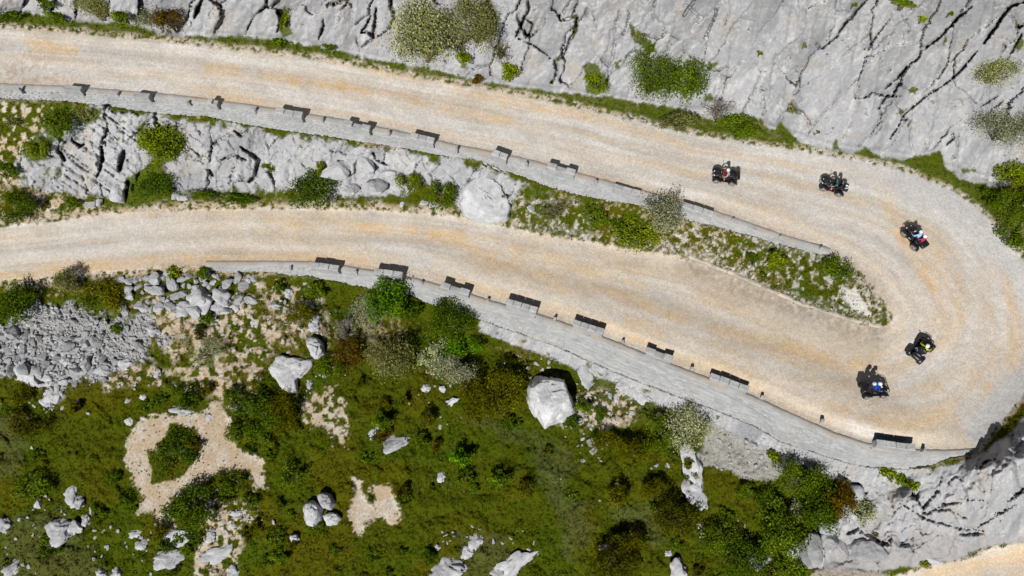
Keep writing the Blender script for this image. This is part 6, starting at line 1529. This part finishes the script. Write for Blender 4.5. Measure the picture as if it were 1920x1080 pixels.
def figure(dx, dz, hands, lean):
    J = {'pelvis': (dx - .10, 0, .95 + dz), 'belly': (dx - .06 + lean * .3, 0, 1.10 + dz), 'chest': (dx + .0 + lean * .8, 0, 1.30 + dz), 'neck': (dx + .04 + lean, 0, 1.45 + dz), 'jaw': (dx + .09 + lean * 1.1, 0, 1.54 + dz), 'crown': (dx + .06 + lean * 1.15, 0, 1.68 + dz), 'nose': (dx + .175 + lean * 1.15, 0, 1.58 + dz)}
    rad = {'pelvis': (.18, .15), 'belly': (.175, .14), 'chest': (.205, .145), 'neck': .055, 'jaw': .075, 'crown': .075, 'nose': .014}
    B = [('pelvis', 'belly', 'top'), ('belly', 'chest', 'top'), ('chest', 'neck', 'top'), ('neck', 'jaw', 'skin'), ('jaw', 'crown', 'skin'), ('jaw', 'nose', 'skin')]
    for s, n in ((1, 'l'), (-1, 'r')):
        hx, hy, hz = hands
        sh = np.array((dx + .01 + lean * .85, s * .22, 1.40 + dz)); hd = np.array((hx, s * hy, hz))
        el = (sh + hd) / 2 + np.array((-.04, s * .11, -.07))
        kn = np.array((dx + .30, s * .33, .90 + dz * .6)); an = np.array((dx + .17, s * .36, .47)); to = an + np.array((.19, s * .03, -.06))
        for k, p, r in (('shoulder', sh, .085), ('elbow', el, .058), ('wrist', hd - unit((hd - el)[None])[0] * .09, .036), ('palm', hd, .033), ('hip', (dx - .02, s * .13, .93 + dz), .11), ('knee', kn, .078), ('ankle', an, .045), ('heel', an + np.array((-.03, 0, -.06)), .042), ('toe', to, .036)):
            J[k + n] = tuple(float(q) for q in p); rad[k + n] = r
        B += [('chest', 'shoulder' + n, 'top'), ('shoulder' + n, 'elbow' + n, 'top'), ('elbow' + n, 'wrist' + n, 'forearm'), ('wrist' + n, 'palm' + n, 'skin'), ('pelvis', 'hip' + n, 'thigh'), ('hip' + n, 'knee' + n, 'thigh'), ('knee' + n, 'ankle' + n, 'shin'), ('ankle' + n, 'heel' + n, 'shoe'), ('ankle' + n, 'toe' + n, 'shoe')]
        fd = unit((hd - el)[None])[0]
        for i, (off, ln) in enumerate(((.030, .075), (.010, .085), (-.010, .080), (-.028, .062))):
            p1 = hd + fd * .045 + np.array((0, off, .012)); p2 = hd + fd * (.045 + ln * .55) + np.array((0, off * 1.15, .006)); p3 = hd + fd * (.045 + ln * .7) + np.array((0, off * 1.15, -.030))
            for q, p in (('a', p1), ('b', p2), ('c', p3)):
                J[f'finger{i}{q}{n}'] = tuple(float(x) for x in p); rad[f'finger{i}{q}{n}'] = .0095
            B += [('palm' + n, f'finger{i}a{n}', 'skin'), (f'finger{i}a{n}', f'finger{i}b{n}', 'skin'), (f'finger{i}b{n}', f'finger{i}c{n}', 'skin')]
        t1 = hd + np.array((.01, -s * .042, -.012)); t2 = hd + fd * .05 + np.array((0, -s * .055, -.03))
        J['thumba' + n] = tuple(float(x) for x in t1); J['thumbb' + n] = tuple(float(x) for x in t2); rad['thumba' + n] = .012; rad['thumbb' + n] = .010
        B += [('palm' + n, 'thumba' + n, 'skin'), ('thumba' + n, 'thumbb' + n, 'skin')]
    return J, B, rad


FIG = {}
for key, dx, dz, hands, lean in (('driver', -.13, 0.0, (.25, .40, 1.07), .10), ('passenger', -.56, .07, (-.16, .20, 1.10), .05)):
    J, B, rad = figure(dx, dz, hands, lean)
    FIG[key] = (body_mesh("person", J, B, rad), Vector(J['jaw']), Vector(J['crown']))

_mats = {}


def cloth(c):
    if c not in _mats: _mats[c] = plain("clothing", c, .85, 0, .15, .12)
    return _mats[c]


SKIN = plain("skin", (.50, .30, .21), .6, 0, .3, .08)


def person(kind, mat4, label, top, fore, thigh, shin, shoe, helmet, visor=(.01, .01, .012)):
    me, jaw, crown = FIG[kind]
    o = link("person", me); o.matrix_world = mat4
    tag(o, label, "person")
    for sl, c in zip(o.material_slots, (top, fore, thigh, shin, shoe, None)):
        sl.link = 'OBJECT'; sl.material = SKIN if c is None else cloth(c)
    bm = bmesh.new(); bmesh.ops.create_uvsphere(bm, u_segments=20, v_segments=14, radius=1.0)
    c0 = (jaw + crown) / 2 + Vector((.005, 0, .02))
    for w in bm.verts:
        x, y, z = w.co
        k = 1.0 - .10 * max(0, -z)
        w.co = Vector((x * .158 * k + (.02 if z < -.2 and x > 0 else 0), y * .132 * k, z * .150)) + c0
    # opening for the face
    bmesh.ops.delete(bm, geom=[f_ for f_ in bm.faces if (f_.calc_center_median() - c0).x > .105 and -.075 < (f_.calc_center_median() - c0).z < .05 or (f_.calc_center_median() - c0).z < -.115], context='FACES')
    bmesh.ops.solidify(bm, geom=bm.faces[:], thickness=-.012)
    h = bm_obj("helmet", bm, cloth_h(helmet), o, True)
    bm = bmesh.new(); bmesh.ops.create_uvsphere(bm, u_segments=20, v_segments=14, radius=1.0)
    for w in bm.verts: w.co = Vector((w.co.x * .166, w.co.y * .136, w.co.z * .152)) + c0
    bmesh.ops.delete(bm, geom=[f_ for f_ in bm.faces if not ((f_.calc_center_median() - c0).x > .085 and -.02 < (f_.calc_center_median() - c0).z < .062)], context='FACES')
    bmesh.ops.solidify(bm, geom=bm.faces[:], thickness=-.004)
    bm_obj("visor", bm, cloth_h(visor), h, True)
    return o


_hm = {}


def cloth_h(c):
    if c not in _hm: _hm[c] = plain("helmet_shell", c, .22, 0, .6, .04)
    return _hm[c]


Q0, TK, BX = make_quad()
QUADS = [
    (1356, 335, 172, (.24, .025, .015), "black quad bike with a red tank panel, leading the line round the bend"),
    (1557, 353, 160, (.015, .015, .02), "black quad bike with a white curl on its rear box, second in the line"),
    (1709, 449, 118, (.02, .02, .024), "black quad bike carrying the light blue rider and a pink passenger"),
    (1723, 657, 44, (.03, .03, .035), "black quad bike with a yellow-topped rider, climbing at the middle of the bend"),
    (1634, 735, 4, (.015, .03, .10), "black quad bike with a blue-jacketed rider, last in the line"),
]
MT = []
for i, (u, v, hd, c, lb) in enumerate(QUADS):
    q = Q0 if i == 0 else copy_tree(Q0)
    m = road_frame(u, v, R(hd))
    m = m @ Matrix.Diagonal((1.05, 1.10, .93, 1))
    q.matrix_world = m; MT.append(m)
    q["label"] = lb
    for ch in kids(q):
        if ch.name.startswith("tank_panel"): ch.color = (*c, 1)
        if i == 1 and ch.name.startswith("top_box"):
            # white curled emblem on the lid
            th = np.linspace(R(60), R(330), 16)
            pts = [(-.96 + .11 * math.cos(t) * (1.0 if t < R(240) else 1.1), .04 + .15 * math.sin(t), 1.162) for t in th] + [(-.90, -.02, 1.164), (-.98, .02, 1.164)]
            pts2 = [(-.90 + .02 * k, .17 + .03 * k, 1.155) for k in range(4)]
            tubes("emblem", [pts, pts2], .030, cloth((.85, .85, .87)), ch)
BLK = (.014, .014, .017)
NAVY = (.02, .025, .05)
person('driver', MT[0], "person in a grey shirt and red shorts alone on the leading quad bike", (.30, .33, .34), (.55, .33, .23), (.26, .03, .02), (.40, .24, .17), BLK, (.62, .66, .68))
person('driver', MT[1], "person in a teal shirt with bare forearms driving the second quad bike", (.015, .09, .10), (.55, .33, .23), BLK, (.50, .30, .21), (.45, .02, .18), (.02, .02, .025))
person('passenger', MT[1], "person in black riding behind the teal-shirted driver", BLK, BLK, (.02, .02, .03), BLK, (.50, .03, .20), (.03, .03, .035))
person('driver', MT[2], "person in a light blue shirt driving the third quad bike", (.30, .52, .80), (.55, .33, .23), NAVY, NAVY, (.70, .70, .70), (.55, .70, .88))
person('passenger', MT[2], "person in a pink top with a white helmet behind the light blue driver", (.42, .03, .10), (.40, .05, .12), BLK, BLK, BLK, (.78, .78, .80))
person('driver', MT[3], "person in a yellow top with a white helmet driving the fourth quad bike", (.42, .45, .03), BLK, BLK, BLK, BLK, (.78, .80, .80))
person('passenger', MT[3], "person in black with light blue jeans behind the yellow driver", BLK, (.35, .50, .72), (.34, .50, .75), (.34, .50, .75), (.6, .6, .6), (.015, .015, .02))
person('driver', MT[4], "person in a vivid blue jacket driving the last quad bike", (.005, .07, .50), (.005, .07, .50), NAVY, BLK, BLK, (.78, .80, .82))
person('passenger', MT[4], "person in dark clothes with a pale grey helmet behind the blue driver", (.03, .035, .05), (.10, .11, .14), BLK, BLK, BLK, (.62, .64, .68))
